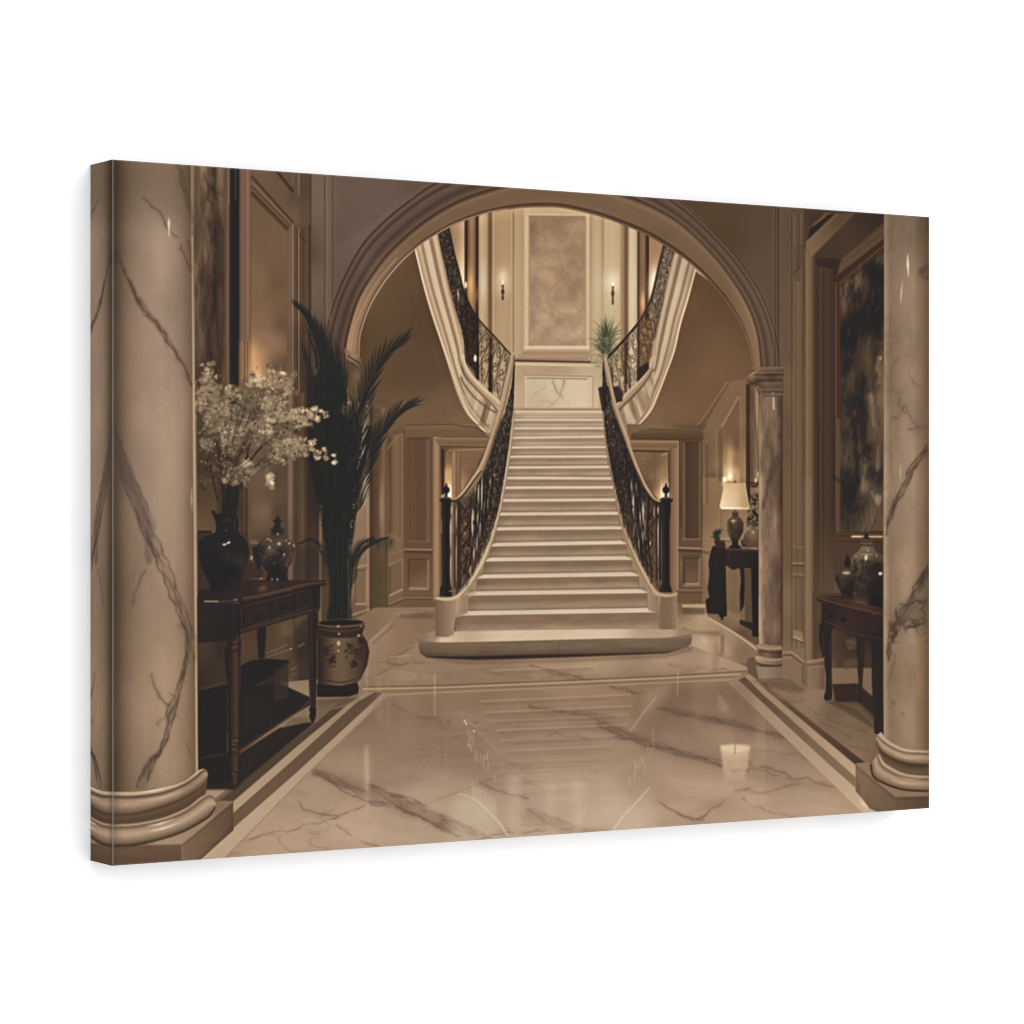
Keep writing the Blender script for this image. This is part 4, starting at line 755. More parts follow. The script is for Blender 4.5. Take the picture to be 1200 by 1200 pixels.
def small_column():
    # shaft
    fill(rect(889.5,448,917.5,760),HX((889.5,(100,78,60)),(891,(150,124,96)),(893,(146,120,92)),(896,(132,107,84)),(903,(126,102,80)),(910,(112,89,69)),(915,(90,70,54)),(917.5,(70,54,42))),.3)
    fill(rect(889.5,448,917.5,560),(96,76,60),.3,.3,mod=lambda X,Y:np.clip((600-Y)/120,0,1))
    noisemul(rect(890,450,917,758),.35,9,32,41,4,.4)
    veinband([(917,531),(909,545),(903,562),(899,580),(895,595)],[4,6,5,3,1],(70,56,48),.6,91,5)
    vein([(908,660),(915,690),(912,730)],5,(96,68,54),.3,92,2,1.2); vein([(896,640),(900,690),(905,730)],4,(96,70,56),.3,93,2,1.2); vein([(898,600),(893,640)],2,(90,70,56),.3,94,1,.8)
    line([(891,475),(890.6,750)],1.3,(176,150,118),.6); line([(907,465),(907.4,480)],1.6,(226,206,174),.8,.4); line([(891,700),(891,740)],1.6,(196,168,134),.5)
    # capital
    fill([(876.5,441),(889,431),(919,430),(919.5,437),(918,445),(917.5,463),(894,463),(892,455),(884,449),(877,446)],IDW((882,440,(134,108,82)),(890,434,(118,94,72)),(905,433,(112,90,69)),(905,441,(72,56,43)),(912,450,(98,78,60)),(900,452,(108,87,67)),(888,447,(74,57,44)),(905,457,(104,83,64)),e=3),.25)
    for y_,c_,w_ in ((430.8,(140,115,90),1.),(434.6,(84,65,50),.8),(436.4,(132,107,83),.9),(438.8,(50,38,30),1.2),(442,(112,90,69),1.),(445.4,(62,47,37),1.),(449,(124,100,77),1.2),(453.6,(70,54,42),.8),(456,(128,103,80),1.)): line([(880+(y_-430)*.45,y_+.6),(919-(y_-430)*.05,y_)],w_,c_,.75,.25)
    line([(888,431.5),(919,431)],1.1,(120,96,74),.9); line([(879,440),(890,433)],1.3,(166,136,102),.85); 
    line([(894,446),(918,446)],.8,(60,46,36),.7); line([(893,459),(918,459.5)],.9,(52,40,32),.8); line([(894,462),(918,462.5)],1.4,(126,102,78),.8); line([(895,464),(917,464.5)],.8,(66,50,40),.8)
    blob(906.5,461,2,1,(160,136,108),.8); stroke([(877,446),(884,450),(888,456),(891,462)],1.4,(64,50,38),.8)
    # base
    fill([(886.5,757),(891,754),(904,756.5),(917,757),(917,760),(910,762),(892,762),(888,760)],(146,120,94),.3)
    fill([(890,761),(917,761),(917.5,772),(889,771)],IDW((892,766,(104,83,64)),(899,767,(124,101,79)),(908,766,(96,76,58)),(915,766,(70,54,42)),e=3),.3)
    stroke([(888,757),(897,760),(907,761.3),(917,761)],1.2,(186,160,128),.8); stroke([(890,763),(905,765),(917,765)],1.2,(66,50,38),.9); stroke([(889.5,768.5),(903,771),(918,771)],1.1,(70,53,41),.8)
    fill([(884.5,770),(889,768),(905,771),(920,771),(921.5,775),(919,779),(912,780),(895,779),(886,776)],IDW((888,772,(160,132,102)),(902,774,(140,114,88)),(915,775,(116,92,70)),e=4),.3)
    stroke([(886,770),(896,773),(908,773.5),(918,773)],1.3,(190,164,130),.7); stroke([(885,776),(896,779.6),(910,780.4),(919,779)],1.6,(64,48,36),.85)
    fill([(876,772),(884,770),(890,781),(890,797.5),(877,789)],(104,83,64),.25)
    fill([(886,779),(891,781.5),(929,781.5),(929,796.5),(890,797.5)],HX((888,(140,117,93)),(897,(146,123,98)),(912,(128,105,82)),(928,(118,96,74))),.25)
    fill([(880,797),(890,798),(930,797),(945,806),(940,812),(900,806)],(88,68,52),1.6,.45)
    stroke([(886,779),(900,781.6),(930,781)],1.,(90,70,54),.6); line([(890,796.5),(930,795.5)],1.2,(86,66,50),.6,.5)
    # wall skirting beside it
    fill([(917.5,764),(928,763),(943,775),(943,808),(928,797),(917.5,796)],(130,106,80),.4); line([(917.5,764.5),(928,764)],1.3,(168,140,108),.8); line([(918,768),(928,768)],1.3,(80,60,46),.8); line([(918,770.5),(928,771)],1.1,(164,136,106),.7)
    line([(928,764),(943,776)],1.4,(170,142,110),.8); line([(928,767.5),(942,779)],1.3,(86,64,48),.8)
    line([(941.5,780),(941.5,803)],1.4,(72,56,42),.6); fill([(943,773),(956,773),(967,770),(967,808),(951,808),(943,802)],HX((943,(112,90,66)),(949,(136,112,84)),(960,(122,98,74)),(967,(100,80,60))),.4)
    line([(944,776),(966,773)],1.3,(170,142,110),.8); line([(946,780),(966,777.5)],1,(84,64,48),.8); line([(946,783),(966,781)],1,(150,124,94),.7)
    fill(fL((370,130),(420,140),(425,195),(370,180)),(140,114,86),.3); line(fL((372,165),(420,190)),1.5,(180,152,118),.8); line(fL((370,180),(424,200)),1.1,(84,64,46),.8)

def lamp_and_console():
    dk=(36,29,24)
    # console table
    fill(fY((345,660),(400,655),(720,672),(720,700),(600,690),(380,680)),IDW((850,643,(92,70,54)),(870,645,(76,58,45)),(885,646,(62,46,37)),e=3),.3)
    fill(fY((350,675),(600,690),(722,700),(722,860),(640,850),(520,850),(475,865),(430,835),(380,805),(350,790)),IDW((850,652,(56,42,34)),(870,655,(50,38,31)),(885,660,(40,31,26)),e=3),.3)
    line(fY((350,672),(600,692),(722,700)),1,(30,24,20),.8); blob(*fY((475,745))[0],2.4,2,(30,24,20),.7,.5)
    fill(fY((540,830),(585,850),(590,1000),(580,1200),(545,1260),(540,1100),(552,960)),dk,.3); fill(fY((640,830),(722,850),(722,1490),(660,1490),(650,1200)),(32,26,22),.4)
    fill(fY((585,850),(650,850),(655,1380),(590,1340)),(86,66,50),.5,.8)
    fill(fZ((540,370),(660,400),(720,430),(720,490),(650,470),(540,410)),(42,33,27),.7,.9)
    # dark carved stand on the left of it
    fill(fY((345,790),(405,830),(410,1000),(418,1300),(345,1300)),(34,28,23),.4)
    fill([(832,700),(830,690),(832,672),(831,660),(833,648),(836,640),(850,640),(851,646),(850,700),(852,716),(847,720),(829,719),(827.5,703)],(40,33,28),.4)
    fill(fZ((350,290),(400,290),(385,350),(378,375),(365,375),(358,340)),(34,28,24),.3)
    specks([(832,700),(832,672),(834,645),(849,644),(849,716),(829,716)],110,((26,22,19),(66,54,44),(92,76,60)),51,(1,4),(.5,1.3),(.3,.7),sp=.9)
    for u,v in ((300,1025),(310,1040),(285,1015),(250,1110),(320,1150)): blob(*fY((u,v))[0],1.2,.6,(96,84,72),.6)
    for v in (690,790,810,1100): line(fY((255,v),(345,v+6)),.8,(74,62,52),.5)
    fill(fY((300,590),(395,590),(408,640),(400,662),(320,662)),(60,46,36),.4)
    r=random.Random(4)
    for i in range(46):
        leaflet(841+r.uniform(-2.5,2),634+r.uniform(-10,2),r.uniform(3,9),-math.pi/2+r.gauss(0,.45),1.4,r.choice([(44,44,34),(56,54,42),(36,36,28)]),r.uniform(-.4,.4),.85)
    # bowl, plant and small vase on the right
    fill(fY((548,580),(640,575),(640,650),(560,650)),(70,54,42),.5)
    fill(fY((600,505),(650,480),(720,480),(720,660),(640,665),(570,600),(580,540)),IDW((880,628,(120,98,74)),(887,640,(92,72,56)),(876,632,(84,66,50)),e=3),.4)
    blob(*fY((665,510))[0],2.4,2,(190,162,128),.6,.8); fill(fY((640,430),(690,425),(695,480),(650,485)),(96,78,60),.4,.8)
    for i in range(110):
        x,y=fY((r.uniform(610,722),r.uniform(150,450)))[0]
        blob(x,y,r.uniform(.8,2.2),r.uniform(.8,1.8),r.choice([(42,38,30),(54,48,38),(36,30,25),(70,64,52),(100,92,76)]),.8,.4,ang=r.uniform(0,3))
    for u,v in ((690,110),(700,150),(680,170),(640,370),(680,380),(620,350)): blob(*fY((u,v))[0],1.1,.9,(150,134,108),.7)
    fill(fY((640,100),(672,60),(680,160),(650,210)),(136,86,60),.8,.6)
    stroke(fX((600,1000),(660,1010),(715,1000)),2.6,(50,37,29),.9); stroke(fX((640,1030),(680,1040),(715,1010)),3,(56,41,32),.9); blob(*fX((690,985))[0],1.6,3,(212,178,136),.8,.6); blob(*fX((716,930))[0],1.4,3,(226,200,160),.7,.6)
    blob(*fX((720,1080))[0],1.4,3,(220,190,150),.6,.6)
    fill(fY((640,655),(690,652),(718,660),(690,672),(640,668)),(150,134,112),.4,.7)
    # lamp
    vase=fY((440,655),(550,660),(548,645),(525,630),(522,600),(545,560),(572,500),(575,420),(550,380),(528,365),(525,345),(530,330),(512,315),(478,315),(465,330),(470,350),(468,368),(440,385),(422,420),(425,500),(450,570),(470,610),(468,632),(445,642))
    fill(vase,IDW((854,617,(92,78,60)),(862,609,(138,118,92)),(866,615,(88,74,58)),(870,625,(68,56,44)),(858,625,(92,78,60)),(862,640,(40,33,28)),(862,602,(130,100,76)),(862,604,(64,46,35)),e=2.5),.3)
    blend_gain(vase,(-.22,-.24,-.26),.8)
    noisemul(fY((430,400),(570,400),(568,500),(540,560),(520,600),(472,600),(448,555),(430,500)),.2,1.6,8,61,3)
    blob(*fY((478,405))[0],2.6,1.8,(190,166,130),.7,.8); stroke(fY((430,420),(440,520),(465,600)),1.2,(130,110,84),.5)
    line(fY((495,280),(497,318)),1.6,(96,70,46),.9); line(fY((440,655),(550,660)),1.4,(24,20,18),.9)
    sh=fX((400,998),(585,1004),(635,1235),(628,1250),(352,1240))
    sh=fY((400,42),(585,44),(632,272),(628,296),(368,292),(352,268))
    fill(sh,IDW((852,568,(226,196,148)),(862,567,(224,196,150)),(873,570,(192,158,112)),(850,580,(238,214,168)),(862,580,(236,212,166)),(872,582,(200,166,118)),(847,592,(248,230,190)),(860,592,(240,220,178)),(876,592,(194,160,114)),e=4),.3)
    for i in range(15):
        t=(i+.5)/15; a=(849.8+t*23,565.8); b=(844.5+t*34,594.5)
        line([a,b],1.3,(140,106,68),.6+.3*t,.2); line([(a[0]+.8,a[1]),(b[0]+1,b[1])],.7,(255,244,214),.35)
    line(fY((400,42),(585,45)),1.2,(120,90,60),.8); line(fY((368,288),(625,292)),1.6,(236,214,172),.9); line(fY((366,296),(625,298)),.8,(120,94,66),.7); blob(862,564.5,1.2,1.4,(90,66,44)); line(fY((355,262),(632,270)),.7,(190,160,118),.6)

def main_floor():
    P=[(225,1030),(225,900),(330,800),(432,790),(500,771),(560,774),(660,771),(782,766),(812,757),(880,783),(905,812),(1045,930),(1045,1030)]
    fill(P,IDW((480,790,(150,124,96)),(560,785,(146,120,94)),(640,782,(158,132,102)),(700,780,(164,138,106)),(780,775,(160,134,104)),(840,775,(168,142,112)),(860,783,(160,134,104)),(440,800,(140,116,90)),
        (450,830,(134,110,86)),(430,860,(132,108,84)),(500,830,(128,104,80)),(500,860,(134,110,86)),(560,810,(134,110,84)),(620,820,(140,116,88)),(700,820,(146,120,92)),(760,810,(136,110,84)),(800,815,(120,96,72)),(850,810,(120,96,74)),(880,830,(128,104,80)),
        (800,840,(128,104,80)),(860,860,(146,120,94)),(780,860,(138,114,90)),(600,860,(138,114,90)),(680,870,(146,122,96)),(540,880,(140,116,92)),(420,900,(148,124,98)),(360,920,(158,134,108)),(320,980,(172,146,116)),(420,970,(174,148,118)),(500,950,(168,144,116)),
        (560,960,(172,152,124)),(620,940,(160,136,110)),(680,940,(168,144,114)),(720,960,(180,156,126)),(620,985,(172,146,118)),(800,950,(166,140,112)),(780,910,(158,132,106)),(880,930,(164,138,108)),(940,930,(158,134,104)),(960,970,(170,142,112)),(900,900,(146,122,96)),(930,860,(134,110,86)),(990,960,(168,142,112)),e=15),.8)
    # veins in the slabs
    V=(150-46,120-44,96-40)
    for i,(p,w,a) in enumerate([
        ([(370,905),(400,918),(430,928)],4,.5),([(372,907),(395,922),(430,938),(460,946)],2,.6),([(430,920),(460,930),(490,940),(500,944)],3,.55),([(432,938),(470,948),(500,962),(530,978)],2.2,.65),
        ([(460,945),(490,955),(515,966),(545,980)],3,.5),([(510,955),(540,965),(560,978)],2,.5),([(350,938),(375,955),(398,958)],1.2,.6),([(265,990),(330,975),(400,955),(430,945)],1.2,.5),
        ([(395,965),(415,980),(445,992)],1.4,.6),
        ([(460,825),(490,838),(515,843),(530,845)],3.2,.5),([(545,840),(560,848)],2,.5),([(560,915),(590,930),(620,938)],2.6,.4),
        ([(556,984),(620,974),(660,974)],1.6,.5),([(620,780),(660,790),(700,800),(740,812),(760,814)],2.6,.5),([(640,788),(690,802),(720,806)],1.4,.5),
        ([(620,828),(660,834),(700,845),(735,858),(760,867)],2.6,.5),([(650,832),(690,838),(720,838)],4,.3),([(720,862),(760,872),(800,884),(850,898),(880,905)],2.4,.6),([(700,850),(740,866),(780,878),(830,890),(900,900),(940,915)],2.0,.55),
        ([(770,828),(800,838),(840,845),(880,852),(925,865)],3.4,.5),([(820,838),(860,846),(900,858),(930,866)],2,.55),([(770,940),(800,955),(825,962)],2,.6),([(815,960),(840,945),(860,932),(880,925)],1.6,.5),([(820,962),(800,968)],1.4,.5),
        ([(880,900),(930,912),(985,922)],1.8,.35),([(860,925),(900,928),(940,918)],3,.3),([(870,935),(900,950),(950,965)],2,.35),([(880,880),(930,885),(960,893)],1.4,.35),
        ([(850,720+130),(870,852)],1,.3),([(780,780),(840,785),(880,790)],1.2,.4),([(560,785),(600,792),(650,796)],1,.3),([(440,790),(470,780),(500,776)],1.8,.45),([(455,775),(480,778)],1.6,.4),([(640,860),(690,866)],1.5,.35)]):
        vein(p,w,(100,76,58),a,200+i,1.5,.55,brk=.7)
    for i,(p,w) in enumerate([([(432,922),(455,932),(480,945),(510,958),(535,972)],[2,9,12,10,12]),([(368,905),(395,915),(425,930)],[2,7,5]),([(618,948),(645,962),(690,975)],[2,9,3]),([(700,848),(735,862),(790,880),(850,898)],[2,6,6,1]),([(515,960),(545,972),(570,980)],[3,7,4]),([(770,830),(830,842),(890,856)],[2,5,1])]):
        veinband(p,w,(104,80,62),.5,270+i,10,.9,.5)
    for p in ([(460,862),(520,880)],[(465,884),(530,872)],[(498,943),(600,905)],[(600,905),(640,928)],[(545,852),(600,862)]): line(p,.8,(112,88,68),.4,.5)
    for p,w in (([(432,925),(470,940),(520,960),(560,978)],14),([(372,906),(400,916),(430,930)],9),([(620,950),(660,968),(690,976)],12),([(700,845),(740,860),(780,875)],10),([(620,830),(680,838)],8)):
        stroke(p,w,(110,86,66),.22,1.6,mod=lambda X,Y:fbm(X/7,Y/3,3,55)*1.3)
    noisemul(P,.05,60,18,71,3,1); ridges(P,(112,88,68),.22,60,20,73,9,1,4,.45)
    for p,w_,c_,al in (([(440,830),(480,842),(530,850)],9,(104,80,64),.3),([(520,790),(600,784),(700,800),(760,815)],10,(108,84,66),.28),([(640,840),(700,848),(760,866)],16,(104,82,64),.25),([(770,828),(850,846),(930,866)],13,(106,83,66),.3),([(700,850),(790,882),(880,900)],18,(112,89,70),.22),([(860,905),(920,915),(985,925)],14,(118,94,74),.25),([(420,925),(480,950),(540,975)],22,(108,86,68),.25),([(610,955),(660,972),(720,978)],16,(110,87,66),.35),([(790,960),(850,940),(880,925)],9,(116,92,72),.25),([(360,900),(410,915),(440,930)],13,(104,82,66),.25),([(930,880),(960,895),(1000,915)],10,(120,97,77),.25),
        ([(460,900),(520,905),(580,900)],26,(176,152,126),.22),([(780,915),(840,925),(900,940)],24,(190,166,138),.28),([(350,960),(420,975),(500,985)],22,(190,166,138),.25),([(840,965),(900,955),(980,945)],16,(190,166,138),.25),([(820,860),(870,872),(920,882)],16,(168,143,116),.25),([(640,985),(720,940),(700,910)],34,(192,170,142),.25)):
        stroke(p,[w_*.4,w_,w_*.5],c_,al,3.5,mod=lambda X,Y:.4+1.1*fbm(X/14,Y/6,3,57))
    specks([(560,985),(620,960),(700,972),(700,985)],30,((112,88,66),(126,100,76)),58,(6,18),(.6,2),(.2,.5),ang=.2,sp=.15,f=.6)
    # far border lines
    fill([(427,806),(660,799),(878,787),(905,812),(885,800),(868,794),(650,807),(440,814),(425,812)],(140,114,86),.4,.7)
    line([(427,805.3),(520,803.5),(650,798.3),(780,792.5),(877,786.6)],1,(84,62,44),.75); line([(425,807.6),(520,806),(650,800.6),(780,795),(868,790.2)],1.7,(184,156,120),.9,.35)
    line([(440,815),(520,811.5),(650,806),(780,800),(860,796.4)],1.5,(178,150,116),.7,.4); line([(430,811),(650,803.5),(862,793)],2,(124,100,74),.6,.4)
    # left border
    x=lambda a,b:[a,b]
    fill([(350,850),(387,822),(425,812),(450,813),(262,1004),(225,1020),(232,960)],(122,100,78),.6,.9)
    fill([(256,937.5),(370,847.5),(387,832),(405,829),(402,832),(350,874),(274,939),(262,941)],(84,68,53),.4); 
    fill([(250,938),(296,900),(362,849),(370,848),(330,880),(256,941)],(112,92,70),.5,.8)
    fill([(225,979),(275,939),(350,874),(402,831),(425,812),(441,811),(419,824),(350,886),(275,952.5),(240,985)],G2((300,930),(420,815),(0,(172,147,117)),(1,(148,124,98))),.4)
    fill([(225,1000),(275,952.5),(350,886),(419,823),(441,811),(449,812.5),(350,904),(275,970),(225,1018)],G2((300,930),(440,815),(0,(110,88,67)),(1,(96,76,58))),.4)
    fill([(225,1018),(237.5,1006),(275,970),(350,904),(449,812.5),(458,813.5),(350,917.5),(265,1005),(245,1025)],G2((300,950),(450,815),(0,(180,156,126)),(1,(158,133,106))),.4)
    line([(265,1005),(350,918),(455,815)],.8,(118,95,74),.6,.4)
    # right border
    fill([(854,800),(866,797),(1032,950.5),(1020,960),(1010,951.5)],G2((860,800),(1020,950),(0,(150,125,98)),(.5,(166,141,112)),(1,(190,165,133))),.4)
    fill([(866,797),(874,793),(893,812),(1004,911.5),(1003,923),(960,885)],G2((870,800),(1000,915),(0,(96,76,56)),(.3,(104,84,62)),(.6,(124,100,76)),(1,(132,108,82))),.4)
    fill([(874,793),(880,790),(913,820),(1004,898.5),(1004,911.5),(893,812)],G2((880,795),(1000,905),(0,(156,130,102)),(.4,(154,129,101)),(1,(182,156,123))),.4)
    fill([(911,819),(919,819),(960,852),(1014.7,894),(1003,896),(960,860)],G2((915,820),(1010,895),(0,(100,80,60)),(.5,(90,72,54)),(1,(76,59,44))),.4)
    fill([(880,789),(905,808),(925,822),(911,820),(895,806)],(116,92,70),.5,.7); 
    vein([(895,800),(915,822),(940,842)],1.6,(92,68,52),.5,301,1.4); vein([(892,820),(905,826)],2.5,(96,70,52),.6,302,1)
    # ---- reflections
    for y,x0,x1,c,a in ((786,575,700,(186,160,126),.5),(822,562,740,(178,152,118),.6),(835,568,742,(176,150,116),.6),(845,575,738,(170,144,112),.4),(856,580,735,(174,148,116),.55),(868,585,725,(170,144,114),.4),(880,590,720,(166,142,112),.35),(892,590,712,(166,142,114),.3),(904,596,706,(170,146,118),.25),(915,600,700,(172,148,120),.22)):
        sl=-(x1-x0)*.045 if y<890 else -4
        line([(x0,y),((x0+x1)/2,y+sl*.45),(x1,y+sl)],1.3,c,a,.6); line([(x0+4,y+3.4),(x1-4,y+3.4+sl)],3.2,(112,88,66),a*.45,1.)
    for i in range(14):
        y=842+i*7.4; line([(600+i,y),(708-i*2,y-4)],1.6,(180,154,124) if i%2 else (118,94,74),.2,.8)
    fill([(630,900),(690,900),(700,985),(612,985)],(190,168,138),8,.25)
    line([(510,790),(510,840)],1.8,(190,164,130),.5,.7); line([(430,812),(431,780)],3,(176,150,118),.35,1.2)
    line([(430,874),(431,925)],3.4,(200,172,134),.5,1.4); line([(430.5,885),(430.5,960)],5,(184,158,124),.3,2); line([(444,790),(446,845)],5,(168,142,112),.35,2); line([(455,800),(455,850)],3,(156,130,102),.3,1)
    fill([(436,815),(520,815),(518,910),(436,930)],(130,106,82),3,.25); line([(519,842),(519,900)],1.6,(104,82,64),.35,1.2)
    fill([(518,845),(562,860),(590,930),(560,915),(520,905)],(116,94,74),5,.3)
    stroke([(535,832),(548,842),(560,856),(575,872),(588,885)],1.4,(180,155,124),.32,.9); stroke([(538,930),(555,936),(570,948),(585,964),(596,980)],[1,2,2.2],(206,184,154),.6,.7)
    fill([(532,935),(552,930),(575,950),(590,975),(592,985),(520,985)],(192,172,142),5,.4)
    r=random.Random(12)
    for i in range(26):
        x0=548+r.uniform(0,34); y0=850+(x0-548)*1.4+r.uniform(-6,20)
        line([(x0,y0),(x0+r.uniform(-.6,.6),y0+r.uniform(5,14))],r.uniform(.9,1.8),(196,173,142),r.uniform(.1,.32),.8)
    for i in range(12):
        x0=554+i*2.4; line([(x0,918+i*1.6),(x0+1,936+i*1.8)],1,(204,182,150),.4,.5)
    for x0,y0 in ((545,845),(547,848),(556,857)): blob(x0,y0,1,1.4,(226,208,176),.8,.5)
    fill([(740,830),(778,800),(790,806),(790,850),(758,880)],(112,88,66),6,.35)
    line([(795,784),(794.5,815)],1.6,(186,160,126),.4,.8); fill([(755,810),(790,800),(775,825),(750,845)],(186,164,132),4,.3)
    stroke([(770,817),(758,831),(748,845),(738,858)],1.5,(186,160,128),.5,.7); stroke([(762,923),(745,942),(730,958),(718,975)],[1,2.2,2],(208,186,156),.6,.7)
    fill([(745,935),(762,925),(772,960),(775,985),(715,985)],(196,174,144),5,.35)
    for i in range(30):
        x0=738+r.uniform(0,30); y0=935-(x0-738)*2.0+r.uniform(-20,10)
        line([(x0,y0),(x0+r.uniform(-.6,.6),y0-r.uniform(4,12))],r.uniform(.8,1.7),(196,173,142),r.uniform(.1,.3),.8)
    line([(890,835),(888,960)],5,(160,134,106),.3,2.2); line([(895,838),(894,945)],1.4,(176,150,118),.35,1)
    fill([(842,812),(856,830),(848,836),(842,828)],(160,134,104),1.5,.6)
    fill([(838,700+50),(845,760),(842,790),(834,790)],(116,92,70),1.4,.3)
    # lamp reflected
    fill([(844.5,873),(880,873),(876,900),(872,914),(852,914),(848,900)],IDW((850,880,(208,184,142)),(862,890,(204,178,138)),(874,880,(196,168,128)),(862,910,(186,160,124)),e=4),1.2,.6,mod=lambda X,Y:np.clip(1.5-(Y-880)/36,0,1))
    blob(862,877,17.5,4.6,(216,192,152),.6,1.); blob(862,882,15,5,(206,178,134),.35,1.6); fill([(845,888),(879,888),(874,916),(850,916)],(176,150,120),2.2,.25)
    for i in range(11): line([(848+i*2.7,886),(850.5+i*2.25,906)],.7,(168,138,106),.3,.5)
    line([(862,872),(862,884)],.8,(110,84,60),.8)
    for i in range(9):
        y=846+i*7.6; stroke([(470,y),(520,y-1.5),(585,y-3)],[.3,1.3,.3],(112,90,70) if i%2 else (176,152,124),.16,1.1)
    for x0,x1,y0,y1,c_,al in ((596,612,905,985,(196,176,148),.28),(640,652,915,985,(200,180,152),.22),(672,684,915,985,(200,180,152),.25),(860,884,800,870,(112,88,68),.25),(812,824,800,860,(156,132,104),.2),(470,490,818,880,(150,126,100),.22)): fill(rect(x0,y0,x1,y1),c_,3,al)
    # contact shade
    fill([(500,771),(560,774),(660,771.5),(782,766.5),(812,757),(812,763),(780,771),(660,777),(540,779)],(70,52,38),1.2,.28)

def left_side():
    def dg(u0,v0,u1,v1,w,c,a=.9): line(fM((u0,v0),(u1,v1)),w,c,a,.35)
    # marble strip, dark post, door mouldings
    fill(rect(226,180,283,770),IDW((240,210,(92,74,57)),(255,230,(88,70,53)),(250,270,(74,59,46)),(262,280,(80,63,49)),(240,300,(84,67,52)),(250,350,(72,58,46)),(262,360,(66,52,42)),(238,400,(74,60,48)),(255,420,(70,55,43)),(262,440,(96,72,50)),(240,600,(72,58,44)),(255,640,(84,66,50)),e=8),.4)
    noisemul(rect(228,180,268,470),.4,7,40,81,4,.4); ridges(rect(228,180,266,470),(48,39,33),.5,14,50,83,5,1,3,.42)
    for i,p in enumerate([[(240,200),(248,240),(256,290)],[(246,215),(258,250),(262,275)],[(238,310),(242,340),(236,370)],[(244,260),(252,300),(256,340)],[(233,320),(240,350),(246,390)],[(236,375),(246,400),(250,430)]]): vein(p,2.8,(50,41,35),.62,110+i,1.8,.9,brk=.8)
    vstrip(264.5,270.5,180,470,(0,(92,72,54)),(.7,(112,90,70)),(.9,(70,54,42)),(1,(44,38,34)),a=.9)
    line([(269.3,180),(269.3,240)],.9,(170,148,126),.6); 
    vstrip(270.5,281.5,180,480,(0,(50,42,36)),(.3,(38,35,33)),(.8,(32,30,29)),(1,(48,38,32))); line([(276.8,188),(276.8,235)],1,(120,112,104),.7,.4)
    fill(rect(281.5,180,295,480),HX((281.5,(92,72,54)),(285,(106,84,63)),(288.5,(98,76,58)),(290,(116,90,68)),(293,(110,84,62)),(295,(88,66,48))),.3)
    fill(rect(281.5,400,296,470),HX((281.5,(126,96,66)),(286,(134,100,66)),(287.5,(86,62,42)),(289,(140,104,70)),(291,(92,66,44)),(293,(146,110,74)),(296,(110,80,54))),2,.8)
    fill(rect(295,180,338,460),IDW((300,240,(96,76,54)),(320,280,(98,78,56)),(305,330,(108,86,62)),(325,330,(94,72,50)),(310,380,(112,88,64)),(330,380,(92,70,50)),(300,415,(150,116,78)),(315,400,(124,96,68)),(330,430,(88,68,50)),(310,440,(130,104,76)),(320,200,(98,78,58)),(335,220,(92,74,54)),e=8),.3)
    glow(301,438,8,18,(212,166,112),.6,'n'); glow(304,448,5,7,(255,232,180),.85,'n'); glow(298,420,4,16,(190,144,94),.5,'n')
    # vertical mouldings of the door
    fill(rect(337.5,180,366,740),HX((337.5,(84,66,50)),(340,(108,86,68)),(342,(96,74,58)),(343.5,(128,104,82)),(345,(96,74,58)),(348,(80,62,47)),(349.7,(80,62,48)),(350.8,(126,104,78)),(352,(84,66,50)),(356,(74,58,44)),(360,(84,66,50)),(362,(78,60,46)),(364,(60,46,36)),(366,(84,68,54))),.3)
    fill(fM((750,110),(930,110),(930,520),(850,560),(790,520)),IDW((340,215,(84,66,49)),(355,220,(78,62,48)),(350,250,(86,68,50)),(355,265,(86,68,52)),(345,258,(104,78,60)),e=4),.5,.9)
    line(fM((790,120),(790,215)),1.2,(120,96,72),.7); line(fM((838,120),(838,290)),1.3,(120,98,74),.8); dg(795,250,910,390,1.2,(74,58,44),.4); dg(840,590,900,670,2,(62,48,36),.7); line(fM((825,120),(825,230)),1.6,(66,52,40),.7)
    fill([(295,180),(350,180),(350,262),(343.5,262),(340,270),(337,270),(295,232)],IDW((300,200,(96,76,56)),(330,230,(92,73,54)),(345,230,(86,68,51)),(345,258,(100,76,58)),e=6),.4)
    # diagonal mouldings of the door head
    fill(fM((465,110),(800,500),(760,565),(465,290)),(92,74,54),.3)
    dg(470,145,795,510,3.2,(66,50,36)); dg(468,185,785,525,3,(104,84,62)); dg(468,222,775,535,2.4,(70,53,38)); dg(468,238,770,545,1.6,(100,80,58)); dg(468,270,755,560,4.4,(66,51,38)); dg(470,305,745,580,1.2,(84,64,46),.6)
    fill(fM((600,100),(800,120),(800,280),(760,250)),(88,70,52),.4,.6); dg(670,110,795,265,3.6,(58,44,33)); 
    line(fM((790,120),(790,215)),1.2,(120,96,72),.7); line(fM((838,120),(838,290)),1.3,(120,98,74),.8); line([(337.6,272),(337.6,460)],1,(120,96,76),.5); line([(340.5,266),(345,262)],1.4,(110,86,68),.6)
    fill(rect(352,400,366,560),(54,44,36),2,.2)
    # wall below flowers and behind table
    fill(rect(281,455,345,720),IDW((290,500,(104,80,58)),(310,560,(100,80,60)),(325,560,(80,64,49)),(285,600,(66,52,41)),(300,600,(104,84,62)),(312,600,(110,88,66)),(325,600,(76,60,46)),(300,650,(84,66,50)),(335,650,(80,62,48)),(325,680,(78,60,46)),e=6),.8)
    fill(rect(283,560,292,640),HX((283,(62,47,37)),(287,(80,62,47)),(290,(64,49,38)),(292,(90,70,54))),.6,.9)
